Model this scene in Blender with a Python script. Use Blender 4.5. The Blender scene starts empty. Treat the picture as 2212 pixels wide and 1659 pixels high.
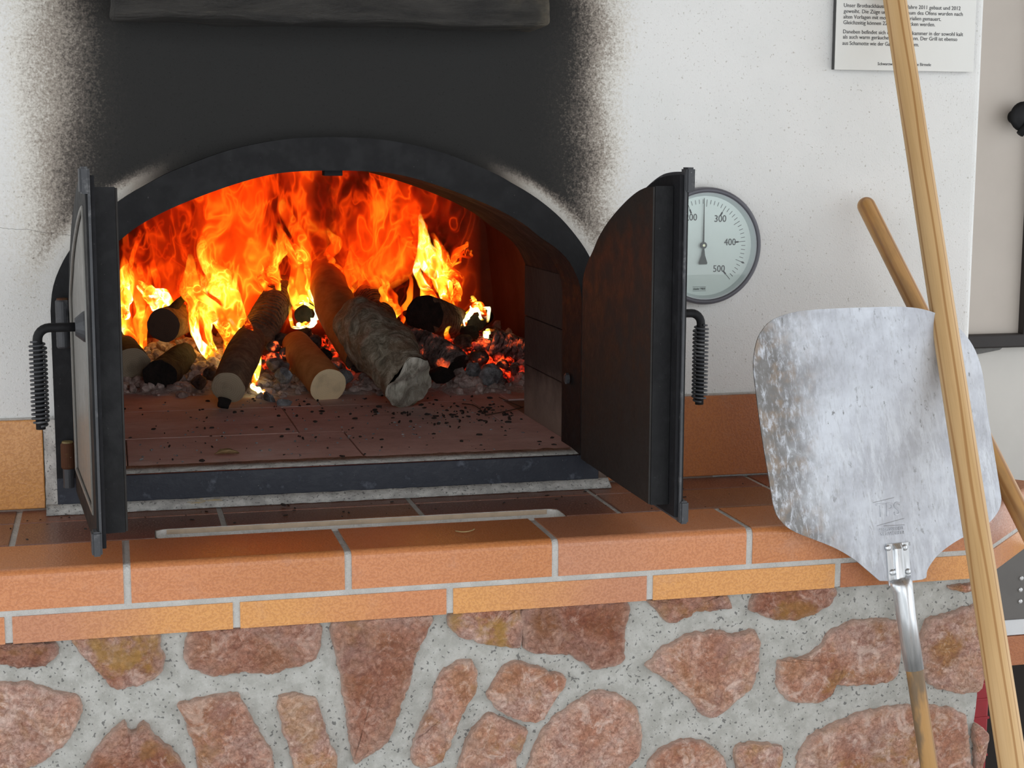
import bpy, bmesh, math, random
from mathutils import Vector, Matrix, noise as mnoise

# ------------------------------------------------------------------ camera
scene = bpy.context.scene
COL = scene.collection
F_PX, W_PX, H_PX = 3440.58, 2212.0, 1659.0
CAM = Vector((0.15524, -2.10536, 0.45866))
YAW, PITCH, ROLL = -0.24774, -0.14413, -0.00352
ROT = (Matrix.Rotation(YAW, 3, 'Z') @ Matrix.Rotation(PITCH, 3, 'X') @ Matrix.Rotation(ROLL, 3, 'Y'))
cam_data = bpy.data.cameras.new('camera')
cam = bpy.data.objects.new('camera', cam_data)
COL.objects.link(cam)
cam_data.sensor_width = 36.0
cam_data.lens = F_PX * 36.0 / W_PX
cam_data.clip_start = 0.05
right, fwd, up = ROT.col[0], ROT.col[1], ROT.col[2]
m3 = Matrix((right, up, -fwd)).transposed()
cam.matrix_world = Matrix.Translation(CAM) @ m3.to_4x4()
scene.camera = cam

# ------------------------------------------------------------------ light
world = bpy.data.worlds.new('overcast_sky')
scene.world = world
world.use_nodes = True
bg = world.node_tree.nodes['Background']
bg.inputs['Color'].default_value = (0.92, 0.96, 1.0, 1)
bg.inputs['Strength'].default_value = 1.0
scene.view_settings.view_transform = 'Standard'
scene.view_settings.look = 'None'
scene.view_settings.gamma = 1.0
scene.view_settings.use_curve_mapping = False
scene.view_settings.exposure = 0.86
scene.cycles.transparent_max_bounces = 28
scene.cycles.max_bounces = 6
scene.cycles.diffuse_bounces = 3
scene.cycles.glossy_bounces = 2

# ------------------------------------------------------------------ helpers
def ray(u, v):
    return ROT @ Vector(((u - W_PX / 2) / F_PX, 1.0, (H_PX / 2 - v) / F_PX))
def at(u, v, y):                      # point of the sight line that lies at depth y
    d = ray(u, v); return CAM + d * ((y - CAM.y) / d.y)
def px_size(p):                       # metres per pixel at a point
    return (p - CAM).dot(ROT.col[1]) / F_PX
def atz(u, v, z):
    d = ray(u, v); return CAM + d * ((z - CAM.z) / d.z)

def rnd(p, s=1.0):
    return mnoise.noise(Vector(p) * s)

class G:
    """tiny node-tree writer"""
    def __init__(s, name):
        s.m = bpy.data.materials.new(name); s.m.use_nodes = True
        s.t = s.m.node_tree; s.t.nodes.clear()
        s.out = s.t.nodes.new('ShaderNodeOutputMaterial')
    def n(s, typ, ins=None, **props):
        nd = s.t.nodes.new('ShaderNode' + typ)
        for k, v in props.items(): setattr(nd, k, v)
        for k, v in (ins or {}).items(): s.put(nd.inputs[k], v)
        return nd
    def put(s, sock, v):
        if hasattr(v, 'is_output'): s.t.links.new(v, sock)
        elif isinstance(v, (tuple, list)) and len(v) == 3 and sock.type == 'RGBA': sock.default_value = (*v, 1)
        else: sock.default_value = v
    def obj(s): return s.n('TexCoord').outputs['Object']
    def world(s): return s.n('NewGeometry').outputs['Position']
    def scale(s, vec, sc, loc=(0, 0, 0)):
        return s.n('Mapping', {'Vector': vec, 'Scale': sc, 'Location': loc}).outputs[0]
    def noise(s, vec, scale, detail=3, rough=.55, dist=0):
        return s.n('TexNoise', {'Vector': vec, 'Scale': scale, 'Detail': detail, 'Roughness': rough, 'Distortion': dist}).outputs[0]
    def voro(s, vec, scale, feature='F1'):
        return s.n('TexVoronoi', {'Vector': vec, 'Scale': scale}, feature=feature).outputs['Distance']
    def math(s, op, a, b=0.0, c=0.0, clamp=False):
        nd = s.n('Math', operation=op, use_clamp=clamp)
        for i, v in enumerate((a, b, c)): s.put(nd.inputs[i], v)
        return nd.outputs[0]
    def rng(s, v, a, b, c=0.0, d=1.0, smooth=True):
        nd = s.n('MapRange', {'Value': v, 'From Min': a, 'From Max': b, 'To Min': c, 'To Max': d})
        nd.interpolation_type = 'SMOOTHSTEP' if smooth else 'LINEAR'
        return nd.outputs[0]
    def ramp(s, fac, stops, interp='LINEAR'):
        nd = s.n('ValToRGB', {'Fac': fac}); r = nd.color_ramp; r.interpolation = interp
        while len(r.elements) > 1: r.elements.remove(r.elements[-1])
        for i, (p, c) in enumerate(stops):
            e = r.elements[0] if i == 0 else r.elements.new(p)
            e.position = p; e.color = (*c, 1)
        return nd.outputs[0]
    def mix(s, fac, a, b, mode='MIX'):
        nd = s.n('MixRGB', blend_type=mode)
        s.put(nd.inputs[0], fac); s.put(nd.inputs[1], a); s.put(nd.inputs[2], b)
        return nd.outputs[0]
    def bump(s, h, strength=.5, dist=.01, normal=None):
        ins = {'Height': h, 'Strength': strength, 'Distance': dist}
        if normal: ins['Normal'] = normal
        return s.n('Bump', ins).outputs[0]
    def xyz(s, vec):
        return s.n('SeparateXYZ', {'Vector': vec}).outputs
    def done(s, color, rough=.6, normal=None, **kw):
        ins = {'Base Color': color, 'Roughness': rough}
        if normal: ins['Normal'] = normal
        for k, v in kw.items(): ins[k.replace('_', ' ')] = v
        p = s.n('BsdfPrincipled', ins)
        s.t.links.new(p.outputs[0], s.out.inputs['Surface'])
        return s.m

def mesh_obj(name, verts, faces, mat, parent=None, smooth=False, origin=None):
    """one mesh object; verts are world positions"""
    base = parent_base(parent) if parent else (Vector(origin) if origin else Vector((0, 0, 0)))
    me = bpy.data.meshes.new(name)
    me.from_pydata([tuple(Vector(v) - base) for v in verts], [], faces)
    me.validate(); me.update()
    if mat: me.materials.append(mat)
    if smooth: me.shade_smooth()
    o = bpy.data.objects.new(name, me); COL.objects.link(o)
    if parent: o.parent = parent
    else: o.location = base
    return o
def parent_base(o):
    p = Vector((0, 0, 0))
    while o: p += o.location; o = o.parent
    return p
def from_bm(name, bm, mat, parent=None, smooth=False, origin=None):
    bmesh.ops.recalc_face_normals(bm, faces=bm.faces[:])
    bm.verts.ensure_lookup_table(); bm.verts.index_update()
    v = [x.co.copy() for x in bm.verts]; f = [[q.index for q in x.verts] for x in bm.faces]
    bm.free()
    return mesh_obj(name, v, f, mat, parent, smooth, origin)
def tag(o, label=None, cat=None, group=None, kind=None):
    if label: o['label'] = label
    if cat: o['category'] = cat
    if group: o['group'] = group
    if kind: o['kind'] = kind
    return o
def thing(name, loc, label, cat, group=None):
    o = bpy.data.objects.new(name, None); COL.objects.link(o)
    o.empty_display_size = .05; o.location = loc
    return tag(o, label, cat, group)

def box_bm(x0, x1, y0, y1, z0, z1, bev=0.0, seg=2, bm=None):
    bm = bm or bmesh.new()
    vs = [bm.verts.new((x, y, z)) for x in (x0, x1) for y in (y0, y1) for z in (z0, z1)]
    fs = [(0, 1, 3, 2), (4, 6, 7, 5), (0, 4, 5, 1), (2, 3, 7, 6), (0, 2, 6, 4), (1, 5, 7, 3)]
    faces = [bm.faces.new([vs[i] for i in f]) for f in fs]
    if bev:
        es = list({e for f in faces for e in f.edges})
        bmesh.ops.bevel(bm, geom=es, offset=bev, segments=seg, affect='EDGES', profile=.5)
    return bm
def box(name, x0, x1, y0, y1, z0, z1, mat, parent=None, bev=0.0, seg=2, smooth=False, origin=None):
    return from_bm(name, box_bm(x0, x1, y0, y1, z0, z1, bev, seg), mat, parent, smooth, origin)
def prism(poly, vec, bev=0.0, seg=2):
    """solid from a closed polygon of points swept along vec"""
    bm = bmesh.new(); vec = Vector(vec)
    a = [bm.verts.new(p) for p in poly]; b = [bm.verts.new(Vector(p) + vec) for p in poly]
    n = len(poly)
    f0 = bm.faces.new(a); f1 = bm.faces.new(b[::-1])
    for i in range(n): bm.faces.new((a[i], b[i], b[(i + 1) % n], a[(i + 1) % n]))
    if bev:
        bmesh.ops.bevel(bm, geom=list(f0.edges) + list(f1.edges), offset=bev, segments=seg, affect='EDGES', profile=.5)
    return bm
def tube(path, rad, n=12, caps=True, flat=None):
    """verts, faces of a tube along path; rad number, list or fn(i, angle)"""
    P = [Vector(p) for p in path]; V = []; Fs = []
    t0 = (P[1] - P[0]).normalized()
    u = t0.orthogonal().normalized()
    for i, p in enumerate(P):
        t = ((P[min(i + 1, len(P) - 1)] - P[max(i - 1, 0)])).normalized()
        u = (u - t * u.dot(t)).normalized(); w = t.cross(u)
        for k in range(n):
            a = 2 * math.pi * k / n
            r = rad(i, a) if callable(rad) else (rad[i] if isinstance(rad, (list, tuple)) else rad)
            V.append(p + (u * math.cos(a) + w * math.sin(a)) * r)
    m = len(P)
    for i in range(m - 1):
        for k in range(n):
            k2 = (k + 1) % n
            Fs.append((i * n + k, i * n + k2, (i + 1) * n + k2, (i + 1) * n + k))
    if caps:
        Fs.append(tuple(range(n))[::-1]); Fs.append(tuple(range((m - 1) * n, m * n)))
    return V, Fs
def catmull(pts, per=8):
    out = []; n = len(pts); P = [Vector(p) for p in pts]
    for i in range(n - 1):
        p0, p1, p2, p3 = P[max(i - 1, 0)], P[i], P[i + 1], P[min(i + 2, n - 1)]
        for k in range(per):
            t = k / per
            out.append(.5 * ((2 * p1) + (p2 - p0) * t + (2 * p0 - 5 * p1 + 4 * p2 - p3) * t * t + (3 * p1 - p0 - 3 * p2 + p3) * t ** 3))
    out.append(P[-1]); return out
def lerp_list(xs, n):
    """resample list of tuples to n entries"""
    out = []
    for i in range(n):
        t = i / (n - 1) * (len(xs) - 1); k = min(int(t), len(xs) - 2); f = t - k
        out.append(tuple(a + (b - a) * f for a, b in zip(xs[k], xs[k + 1])))
    return out
def resample(pts, n):
    P = [Vector(p) for p in pts]; L = [0]
    for a, b in zip(P, P[1:]): L.append(L[-1] + (b - a).length)
    out = []; j = 0
    for i in range(n):
        s = L[-1] * i / (n - 1)
        while j < len(P) - 2 and L[j + 1] < s: j += 1
        d = L[j + 1] - L[j]; out.append(P[j].lerp(P[j + 1], 0 if d == 0 else (s - L[j]) / d))
    return out
random.seed(7)

# ------------------------------------------------------------------ materials
def make_materials():
    M = {}
    # white lime plaster with the soot stain over the oven mouth
    g = G('plaster'); p = g.world(); x, y, z = g.xyz(p)
    fine = g.noise(p, 420, 2, .6); mid = g.noise(p, 60, 4, .6); big = g.noise(p, 6, 3)
    pits = g.rng(g.noise(p, 300, 1, .4), .64, .73)
    speck = g.math('MULTIPLY', pits, g.rng(g.noise(p, 70, 2), .45, .62))
    jit = g.math('ADD', g.math('MULTIPLY', g.math('SUBTRACT', g.math('ADD', g.math('MULTIPLY', fine, .5), g.math('MULTIPLY', g.noise(p, 190, 2, .6), .5)), .5), .13), g.math('MULTIPLY', g.math('SUBTRACT', big, .5), .09))
    xs = g.math('ADD', x, jit); xr = g.math('SUBTRACT', x, jit)
    left = g.rng(xs, .015, .20); rgt = g.rng(xr, .715, .865, 1, 0)
    dx = g.math('ABSOLUTE', g.math('SUBTRACT', x, .443))
    e1 = g.math('DIVIDE', dx, .3615); e2 = g.math('DIVIDE', g.math('SUBTRACT', z, .26), .218)
    e = g.math('SQRT', g.math('ADD', g.math('MULTIPLY', e1, e1), g.math('MULTIPLY', e2, e2)))
    rim = g.math('MULTIPLY', g.rng(g.math('ADD', e, g.math('MULTIPLY', jit, .5)), 1.015, 1.10, .85, 0), g.rng(dx, .17, .29))
    soot = g.math('MULTIPLY', g.math('MULTIPLY', left, rgt), g.math('SUBTRACT', 1, rim))
    soot = g.math('MULTIPLY', soot, g.rng(z, .15, .36))
    sootc = g.math('ADD', soot, g.math('MULTIPLY', speck, .12), clamp=True)
    white = g.mix(g.rng(big, .35, .65), (.80, .80, .775), (.84, .835, .81))
    white = g.mix(g.math('MULTIPLY', speck, .35), white, (.34, .33, .31))
    c0, c1 = at(0, 493, 0), at(150, 507, 0)
    cl = g.math('SUBTRACT', z, g.math('ADD', c0.z, g.math('MULTIPLY', g.math('SUBTRACT', x, c0.x), (c1.z - c0.z) / (c1.x - c0.x))))
    cl = g.math('ABSOLUTE', g.math('ADD', cl, g.math('MULTIPLY', g.math('SUBTRACT', g.noise(p, 38, 3), .5), .012)))
    crack = g.math('MULTIPLY', g.rng(cl, .0001, .0006, .75, 0), g.rng(x, .10, .12, 1, 0))
    white = g.mix(crack, white, (.20, .19, .18))
    col = g.mix(1, white, g.ramp(sootc, [(0, (1, 1, 1)), (.12, (.88, .85, .80)), (.35, (.45, .40, .35)), (.6, (.14, .12, .105)), (.8, (.036, .033, .030)), (1, (.0205, .020, .0192))]), 'MULTIPLY')
    h = g.math('SUBTRACT', g.math('ADD', g.math('MULTIPLY', mid, .6), g.math('MULTIPLY', fine, .5)), g.math('MULTIPLY', pits, .5))
    M['plaster'] = g.done(col, .9, g.bump(h, .4, .003))
    # black painted iron
    def iron(name, base, rough, spec=.5, dust=.25, tint=(.18, .19, .2)):
        g = G(name); p = g.world()
        n1 = g.noise(p, 35, 5, .65); n2 = g.noise(p, 260, 3, .6)
        c = g.mix(g.math('MULTIPLY', g.rng(n1, .56, .72), dust), base, tint)
        c = g.mix(g.math('MULTIPLY', g.rng(n2, .70, .76), dust * 1.2, clamp=True), c, (.35, .34, .33))
        r = g.rng(n1, .3, .7, rough - .08, rough + .12)
        return g.done(c, r, g.bump(g.noise(p, 180, 4), .18, .003), Specular_IOR_Level=spec)
    M['iron'] = iron('black_iron', (.0075, .0075, .0085), .62, .28, .12, (.06, .062, .068))
    M['iron_soot'] = iron('sooted_iron', (.012, .012, .014), .75, .25, .06)
    M['iron_panel'] = iron('door_panel_iron', (.17, .165, .15), .36, .7, .12, (.3, .29, .27))
    M['iron_baffle'] = iron('baffle_iron', (.019, .016, .014), .6, .35, .06, (.05, .04, .035))
    M['iron_sill'] = iron('sill_iron', (.018, .022, .034), .5, .45, .55, (.16, .18, .22))
    M['iron_edge'] = iron('worn_iron', (.045, .047, .052), .5, .5, .7, (.22, .22, .22))
    M['rust'] = iron('rusty_iron', (.085, .035, .018), .8, .2, .5, (.20, .14, .06))
    M['brass_dirt'] = iron('dirty_brass', (.20, .15, .06), .6, .4, .4)
    # clay tile: two colours per tile from its own properties
    g = G('clay_tile'); o = g.obj(); p = g.world()
    ca = g.n('Attribute', attribute_type='OBJECT', attribute_name='col_a').outputs['Color']
    cb = g.n('Attribute', attribute_type='OBJECT', attribute_name='col_b').outputs['Color']
    ox = g.xyz(o)[0]
    f = g.rng(g.math('ADD', ox, g.math('MULTIPLY', g.math('SUBTRACT', g.noise(p, 16, 3), .5), .12)), -.10, .10)
    c = g.mix(f, ca, cb)
    sp = g.noise(p, 360, 2, .55)
    c = g.mix(g.rng(sp, .40, .60, 0, .45), g.mix(.03, c, (1, .8, .6)), g.mix(1, c, (.66, .54, .48), 'MULTIPLY'))
    c = g.mix(g.rng(g.noise(p, 22, 4, .6), .55, .8, 0, .25), c, (.50, .30, .22))
    M['tile'] = g.done(c, g.rng(sp, .3, .7, .26, .4), g.bump(sp, .3, .0012), Specular_IOR_Level=.6)
    # grout and mortar
    def mortar(name, a, b, dark=.35, sc=1.0, spk=.0):
        g = G(name); p = g.world()
        n = g.noise(p, 40 * sc, 5, .65); v = g.rng(g.noise(p, 210 * sc, 1, .4), .64, .70)
        c = g.mix(g.rng(n, .35, .65), a, b)
        c = g.mix(g.math('MULTIPLY', v, dark), c, (.12, .12, .115))
        w = g.rng(g.noise(g.scale(p, (1, 1, 1), (3, 5, 7)), 260 * sc, 1, .4), .70, .74)
        c = g.mix(g.math('MULTIPLY', w, .3), c, (.7, .69, .66))
        h = g.math('ADD', g.math('MULTIPLY', n, .8), g.math('MULTIPLY', g.noise(p, 330 * sc, 3), .4))
        return g.done(c, .92, g.bump(h, .6, .006))
    M['grout'] = mortar('grout', (.50, .49, .46), (.58, .57, .54), .1, 1)
    M['mortar'] = mortar('stone_mortar', (.40, .395, .36), (.53, .525, .49), .8, 1.2)
    M['mortar_white'] = mortar('sill_mortar', (.36, .35, .33), (.56, .55, .52), .8, 1.4)
    M['ash'] = mortar('ash', (.46, .39, .36), (.72, .63, .59), .7, 1.6)  # pink tint puts the fire's light into the ash colour
    M['plaster_slot'] = mortar('slot_plaster', (.66, .64, .60), (.74, .72, .68), .15, .8)
    # natural red sandstone / porphyry
    g = G('red_stone'); p = g.world(); oi = g.n('ObjectInfo').outputs['Random']
    sh = g.scale(p, (1, 1, 1)); off = g.n('CombineXYZ', {'X': g.math('MULTIPLY', oi, 9), 'Z': g.math('MULTIPLY', oi, 5)}).outputs[0]
    q = g.n('VectorMath', {0: p, 1: off}, operation='ADD').outputs[0]
    n1 = g.noise(q, 10, 4, .6, .8); n2 = g.noise(q, 150, 5, .75, .9); n3 = g.noise(q, 30, 5, .7, .5)
    c = g.ramp(n1, [(.3, (.46, .165, .085)), (.43, (.64, .30, .19)), (.52, (.80, .46, .34)), (.60, (.72, .46, .38)), (.70, (.52, .25, .11)), (.8, (.66, .38, .14))])
    c = g.mix(g.rng(n2, .38, .52, 0, .75), g.mix(.6, c, (.24, .085, .045)), c)
    c = g.mix(g.rng(n2, .54, .68, 0, .8), c, g.mix(.65, c, (.95, .74, .62)))
    c = g.mix(g.rng(n3, .58, .70, 0, .4), c, (.22, .085, .06))
    c = g.mix(g.math('MULTIPLY', g.rng(g.noise(g.scale(q, (1, 1, 1), (7, 1, 3)), 15, 4, .6), .58, .68), .5), c, (.48, .25, .05))
    c = g.mix(g.rng(g.noise(g.scale(q, (1, 1, 1), (2, 8, 3)), 11, 3, .6), .55, .68, 0, .35), c, (.44, .28, .26))
    c = g.mix(g.rng(g.noise(q, 420, 2, .5), .45, .65, 0, .25), c, (.28, .12, .08))
    pk = g.noise(q, 52, 4, .7, .6); pl = g.noise(g.scale(q, (1, 1, 1), (4, 4, 9)), 38, 5, .72, .7)
    c = g.mix(g.rng(pk, .54, .67, 0, .58), c, (.30, .11, .07))
    c = g.mix(g.rng(pl, .50, .66, 0, .65), c, (.98, .74, .63))
    oc = g.n('Attribute', attribute_type='OBJECT', attribute_name='ochre').outputs['Fac']
    c = g.mix(g.math('MULTIPLY', oc, g.rng(g.noise(q, 17, 4, .65), .46, .60)), c, (.58, .33, .06))
    dk = g.n('Attribute', attribute_type='OBJECT', attribute_name='dark').outputs['Fac']
    c = g.mix(dk, c, g.mix(1, c, (.55, .40, .34), 'MULTIPLY'))
    att = g.n('Attribute', attribute_type='GEOMETRY', attribute_name='edge').outputs['Fac']
    c = g.mix(g.math('MULTIPLY', att, .6), c, (.80, .60, .50))
    h = g.math('ADD', g.math('MULTIPLY', n3, .9), g.math('MULTIPLY', n2, .45))
    M['stone'] = g.done(c, .85, g.bump(h, 1.0, .011))
    # fire-clay floor slabs
    g = G('fire_clay'); p = g.world(); x, y, z = g.xyz(p)
    n = g.noise(p, 9, 5, .65); n2 = g.noise(p, 90, 4, .65); n3 = g.noise(g.scale(p, (6, 22, 10)), 3, 5, .7)
    c = g.ramp(n, [(.3, (.54, .33, .285)), (.5, (.66, .43, .385)), (.7, (.76, .58, .54))])
    c = g.mix(g.rng(n3, .52, .74, 0, .5), c, (.34, .20, .17))
    c = g.mix(g.rng(n2, .60, .78, 0, .5), c, (.62, .52, .49))
    c = g.mix(g.rng(g.noise(p, 330, 1, .4), .70, .73, 0, .8), c, (.55, .5, .47))
    M['fire_clay'] = g.done(c, .85, g.bump(n2, .3, .003))
    # dark sooted chamber brick, paler low down where ash dusts it
    g = G('chamber_brick'); p = g.world(); n = g.noise(p, 12, 5, .65); n2 = g.noise(p, 110, 4)
    c = g.ramp(n, [(.3, (.018, .012, .010)), (.7, (.04, .028, .023))])
    ashl = g.math('MULTIPLY', g.rng(g.math('ADD', g.xyz(p)[2], g.math('MULTIPLY', g.math('SUBTRACT', n, .5), .12)), .05, .15, 1, 0), .75)
    c = g.mix(ashl, c, (.34, .25, .20))
    M['brick'] = g.done(c, .9, g.bump(n2, .4, .004))
    g = G('vault_brick'); p = g.world(); n = g.noise(p, 7, 5, .65)
    c = g.ramp(n, [(.3, (.09, .045, .03)), (.7, (.16, .085, .06))])
    M['vault'] = g.done(c, .9, g.bump(n, .4, .01))
    # sooty beam
    g = G('sooted_beam'); p = g.world(); n = g.noise(g.scale(p, (3, 14, 14)), 4, 6, .7, .4)
    c = g.ramp(n, [(.35, (.014, .013, .012)), (.6, (.035, .032, .028)), (.8, (.085, .075, .06))])
    c = g.mix(g.rng(g.xyz(p)[0], .64, .745, 0, .8), c, g.ramp(g.noise(p, 30, 5), [(.35, (.03, .027, .02)), (.7, (.22, .18, .12))]))
    M['beam'] = g.done(c, .8, g.bump(n, .8, .012))
    # woods; grain runs along local z
    def wood(name, a, b, line, rough=.45, freq=55, grime=0.0):
        g = G(name); o = g.obj(); x, y, z = g.xyz(o)
        wob = g.math('MULTIPLY', g.math('SUBTRACT', g.noise(g.scale(o, (4, 4, 1.3)), 2.2, 1), .5), .009)
        s = g.math('ADD', g.math('ADD', x, g.math('MULTIPLY', y, .35)), wob)
        ring = g.math('SINE', g.math('MULTIPLY', s, freq * 2 * math.pi))
        ln = g.rng(ring, .60, 1.0)
        c = g.mix(g.rng(g.noise(g.scale(o, (8, 8, .8)), 3, 3), .4, .6), a, b)
        c = g.mix(g.math('MULTIPLY', ln, .75), c, line)
        fib = g.noise(g.scale(o, (260, 260, 6)), 1.5, 3, .6)
        c = g.mix(g.rng(fib, .45, .75, 0, .22), c, line)
        if grime:
            c = g.mix(g.math('MULTIPLY', g.rng(g.noise(g.scale(o, (3, 3, 1)), 9, 4, .6), .48, .62), grime), c, (.12, .10, .075))
        return g.done(c, rough, g.bump(fib, .15, .001), Specular_IOR_Level=.4)
    M['pine'] = wood('pine_pole', (.62, .39, .17), (.70, .46, .22), (.38, .175, .05), .5, 125)
    M['pine_old'] = wood('worn_varnished_pole', (.50, .26, .085), (.62, .36, .15), (.34, .15, .045), .33, 75, .25)
    M['handle_wood'] = wood('grimy_handle_wood', (.42, .22, .06), (.52, .29, .10), (.27, .13, .035), .5, 45, .75)
    # aluminium blade with burn and wear stains; light from the ground painted over the lower half
    g = G('aluminium_blade'); o = g.obj(); x, y, z = g.xyz(o)
    st = g.noise(g.scale(o, (30, 30, 7)), 2.0, 7, .75, .5); st2 = g.noise(g.scale(o, (70, 70, 26)), 2.2, 6, .75, .4); bl = g.noise(o, 10, 5, .65)
    fine = g.noise(g.scale(o, (330, 330, 60)), 1.5, 3, .6)
    lft = g.rng(g.math('ADD', x, g.math('MULTIPLY', g.math('SUBTRACT', bl, .5), .16)), -.15, -.045, 1, 0)
    low = g.rng(g.math('ADD', z, g.math('MULTIPLY', g.math('SUBTRACT', bl, .5), .2)), .34, .16, .12, .85)
    tone = g.mix(g.rng(bl, .36, .64), (.43, .44, .475), (.60, .625, .67))
    tone = g.mix(g.math('MULTIPLY', g.rng(st, .44, .70), low), tone, (.72, .75, .79))
    tone = g.mix(g.rng(st2, .54, .74, 0, .5), tone, (.26, .255, .24))
    tone = g.mix(g.rng(fine, .52, .72, 0, .35), tone, (.32, .32, .33))
    dirt = g.math('MULTIPLY', lft, g.rng(st2, .33, .53))
    dcol = g.mix(g.rng(g.noise(o, 45, 3), .45, .65), (.10, .085, .065), (.20, .13, .065))
    tone = g.mix(g.math('MULTIPLY', dirt, .8), tone, dcol)
    mk = g.math('MULTIPLY', g.rng(g.noise(g.scale(o, (90, 90, 40)), 1.6, 4, .7), .60, .68), g.rng(bl, .42, .6))
    tone = g.mix(g.math('MULTIPLY', mk, .75), tone, (.09, .085, .075))
    M['blade'] = g.done(tone, g.rng(st, .3, .7, .40, .6), g.bump(st2, .12, .002), Metallic=.45)
    g = G('bright_aluminium'); o = g.obj(); n = g.noise(g.scale(o, (90, 90, 8)), 2, 4)
    M['alu'] = g.done(g.mix(g.rng(n, .4, .7), (.74, .76, .78), (.52, .54, .55)), g.rng(n, .3, .7, .25, .42), Metallic=.9)
    # simple paints and plastics
    def flat(name, col, rough=.5, amt=.12, sc=40, **kw):
        g = G(name); p = g.world(); n = g.noise(p, sc, 4, .6)
        c = g.mix(g.rng(n, .35, .7, 0, amt), col, tuple(.4 * v for v in col))
        return g.done(c, rough, g.bump(n, .1, .002), **kw)
    M['sign'] = flat('sign_plate', (.80, .80, .76), .4, .02)
    M['sign_edge'] = flat('sign_edge', (.05, .05, .05), .5)
    M['ink'] = flat('ink', (.05, .05, .055), .6, .0)
    M['dial'] = flat('dial_face', (.74, .80, .79), .35, .03)
    M['rim'] = flat('thermometer_rim', (.12, .12, .14), .35, .1)
    M['rim_in'] = flat('thermometer_inner_rim', (.62, .68, .70), .3, .05)
    M['needle'] = flat('needle', (.035, .04, .035), .4, .1)
    M['pivot'] = flat('pivot', (.6, .58, .42), .3, .1, Metallic=.8)
    g = G('thermometer_glass')
    gl = g.n('BsdfGlossy', {'Roughness': .03}); tr = g.n('BsdfTransparent', {'Color': (.93, .97, .95, 1)})
    mx = g.n('MixShader', {0: .05, 1: tr.outputs[0], 2: gl.outputs[0]}); g.t.links.new(mx.outputs[0], g.out.inputs[0]); M['glass'] = g.m
    M['cream'] = flat('cream_paint', (.66, .63, .58), .6, .06, 12)
    M['door_panel'] = flat('smoker_door_panel', (.56, .50, .44), .6, .08, 9)
    M['door_frame'] = flat('dark_brown_frame', (.018, .012, .010), .55, .3, 60)
    M['stone_grey'] = flat('grey_slate', (.16, .155, .145), .8, .4, 70)
    M['sheet'] = flat('grey_sheet_metal', (.145, .135, .125), .5, .15, 30, Metallic=.2)
    M['rivet'] = flat('rivet_steel', (.62, .62, .62), .3, .2, 90, Metallic=.7)
    M['white_paint'] = flat('white_paint', (.72, .73, .74), .5, .05)
    M['red'] = flat('red_plastic', (.33, .012, .02), .4, .2, 60)
    M['dark'] = flat('dark_void', (.02, .015, .012), .9, .2)
    M['paving'] = flat('paving', (.50, .49, .47), .9, .3, 12)
    M['roof'] = flat('roof_boards', (.16, .10, .06), .8, .3, 10)
    M['raw_clay'] = flat('raw_clay_edge', (.62, .48, .34), .8, .3, 60)
    M['straw'] = flat('straw', (.50, .38, .18), .8, .3, 90)
    M['twig'] = flat('twig', (.05, .03, .02), .9, .3, 90)
    M['crumb'] = flat('char_crumb', (.028, .018, .014), .9, .3, 90)
    M['leaf'] = flat('dry_leaf', (.28, .18, .08), .7, .5, 160)
    # wood of the logs
    g = G('bark'); p = g.world(); o = g.obj(); n = g.noise(p, 70, 5, .7, .5); n2 = g.noise(p, 14, 4)
    c = g.ramp(n, [(.3, (.085, .045, .026)), (.55, (.20, .115, .065)), (.75, (.32, .21, .13))])
    M['bark'] = g.done(g.mix(g.rng(n2, .5, .7, 0, .6), c, (.035, .022, .018)), .9, g.bump(n, .8, .006))
    g = G('smooth_bark'); p = g.world(); n = g.noise(p, 55, 4, .6)
    M['bark_orange'] = g.done(g.ramp(n, [(.3, (.42, .15, .04)), (.7, (.60, .25, .08))]), .8, g.bump(n, .3, .003))  # orange bark, deepened so its colour carries firelight
    g = G('weathered_wood'); p = g.world(); n = g.noise(p, 42, 6, .72, 1.2); n2 = g.noise(p, 160, 4, .7); n3 = g.noise(p, 11, 3)
    c = g.ramp(n, [(.3, (.10, .082, .055)), (.48, (.30, .25, .175)), (.66, (.58, .51, .39))])
    c = g.mix(g.rng(n2, .5, .72, 0, .5), c, (.11, .09, .065))
    c = g.mix(g.rng(n3, .52, .66, 0, .4), c, (.26, .12, .05))
    M['weathered'] = g.done(c, .9, g.bump(g.math('ADD', n, g.math('MULTIPLY', n2, .4)), .9, .008))
    g = G('weathered_end'); p = g.world(); n = g.noise(g.scale(p, (1, 1, .35)), 60, 5, .7, 1.0); n2 = g.noise(p, 18, 4)
    c = g.ramp(n, [(.3, (.18, .165, .13)), (.5, (.52, .49, .41)), (.68, (.80, .77, .68))])
    M['weathered_end'] = g.done(g.mix(g.rng(n2, .52, .64, 0, .6), c, (.16, .14, .10)), .9, g.bump(n, .8, .006))
    def cut(name, a, b):
        g = G(name); o = g.obj(); p = g.world(); n = g.noise(p, 60, 4); r = g.n('VectorMath', {0: o}, operation='LENGTH').outputs['Value']
        ring = g.math('SINE', g.math('ADD', g.math('MULTIPLY', r, 1900), g.math('MULTIPLY', n, 5)))
        c = g.mix(g.rng(ring, -1, 1, 0, .3), a, b)
        c = g.mix(g.rng(g.noise(p, 30, 3), .5, .75, 0, .5), c, tuple(v * .6 for v in b))
        return g.done(c, .85)
    M['cut_cream'] = cut('fresh_cut_wood', (.85, .68, .42), (.76, .58, .34))
    M['cut_grey'] = cut('grey_cut_wood', (.40, .32, .22), (.22, .165, .11))
    M['cut_dark'] = cut('dark_cut_wood', (.10, .055, .035), (.06, .035, .025))
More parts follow.
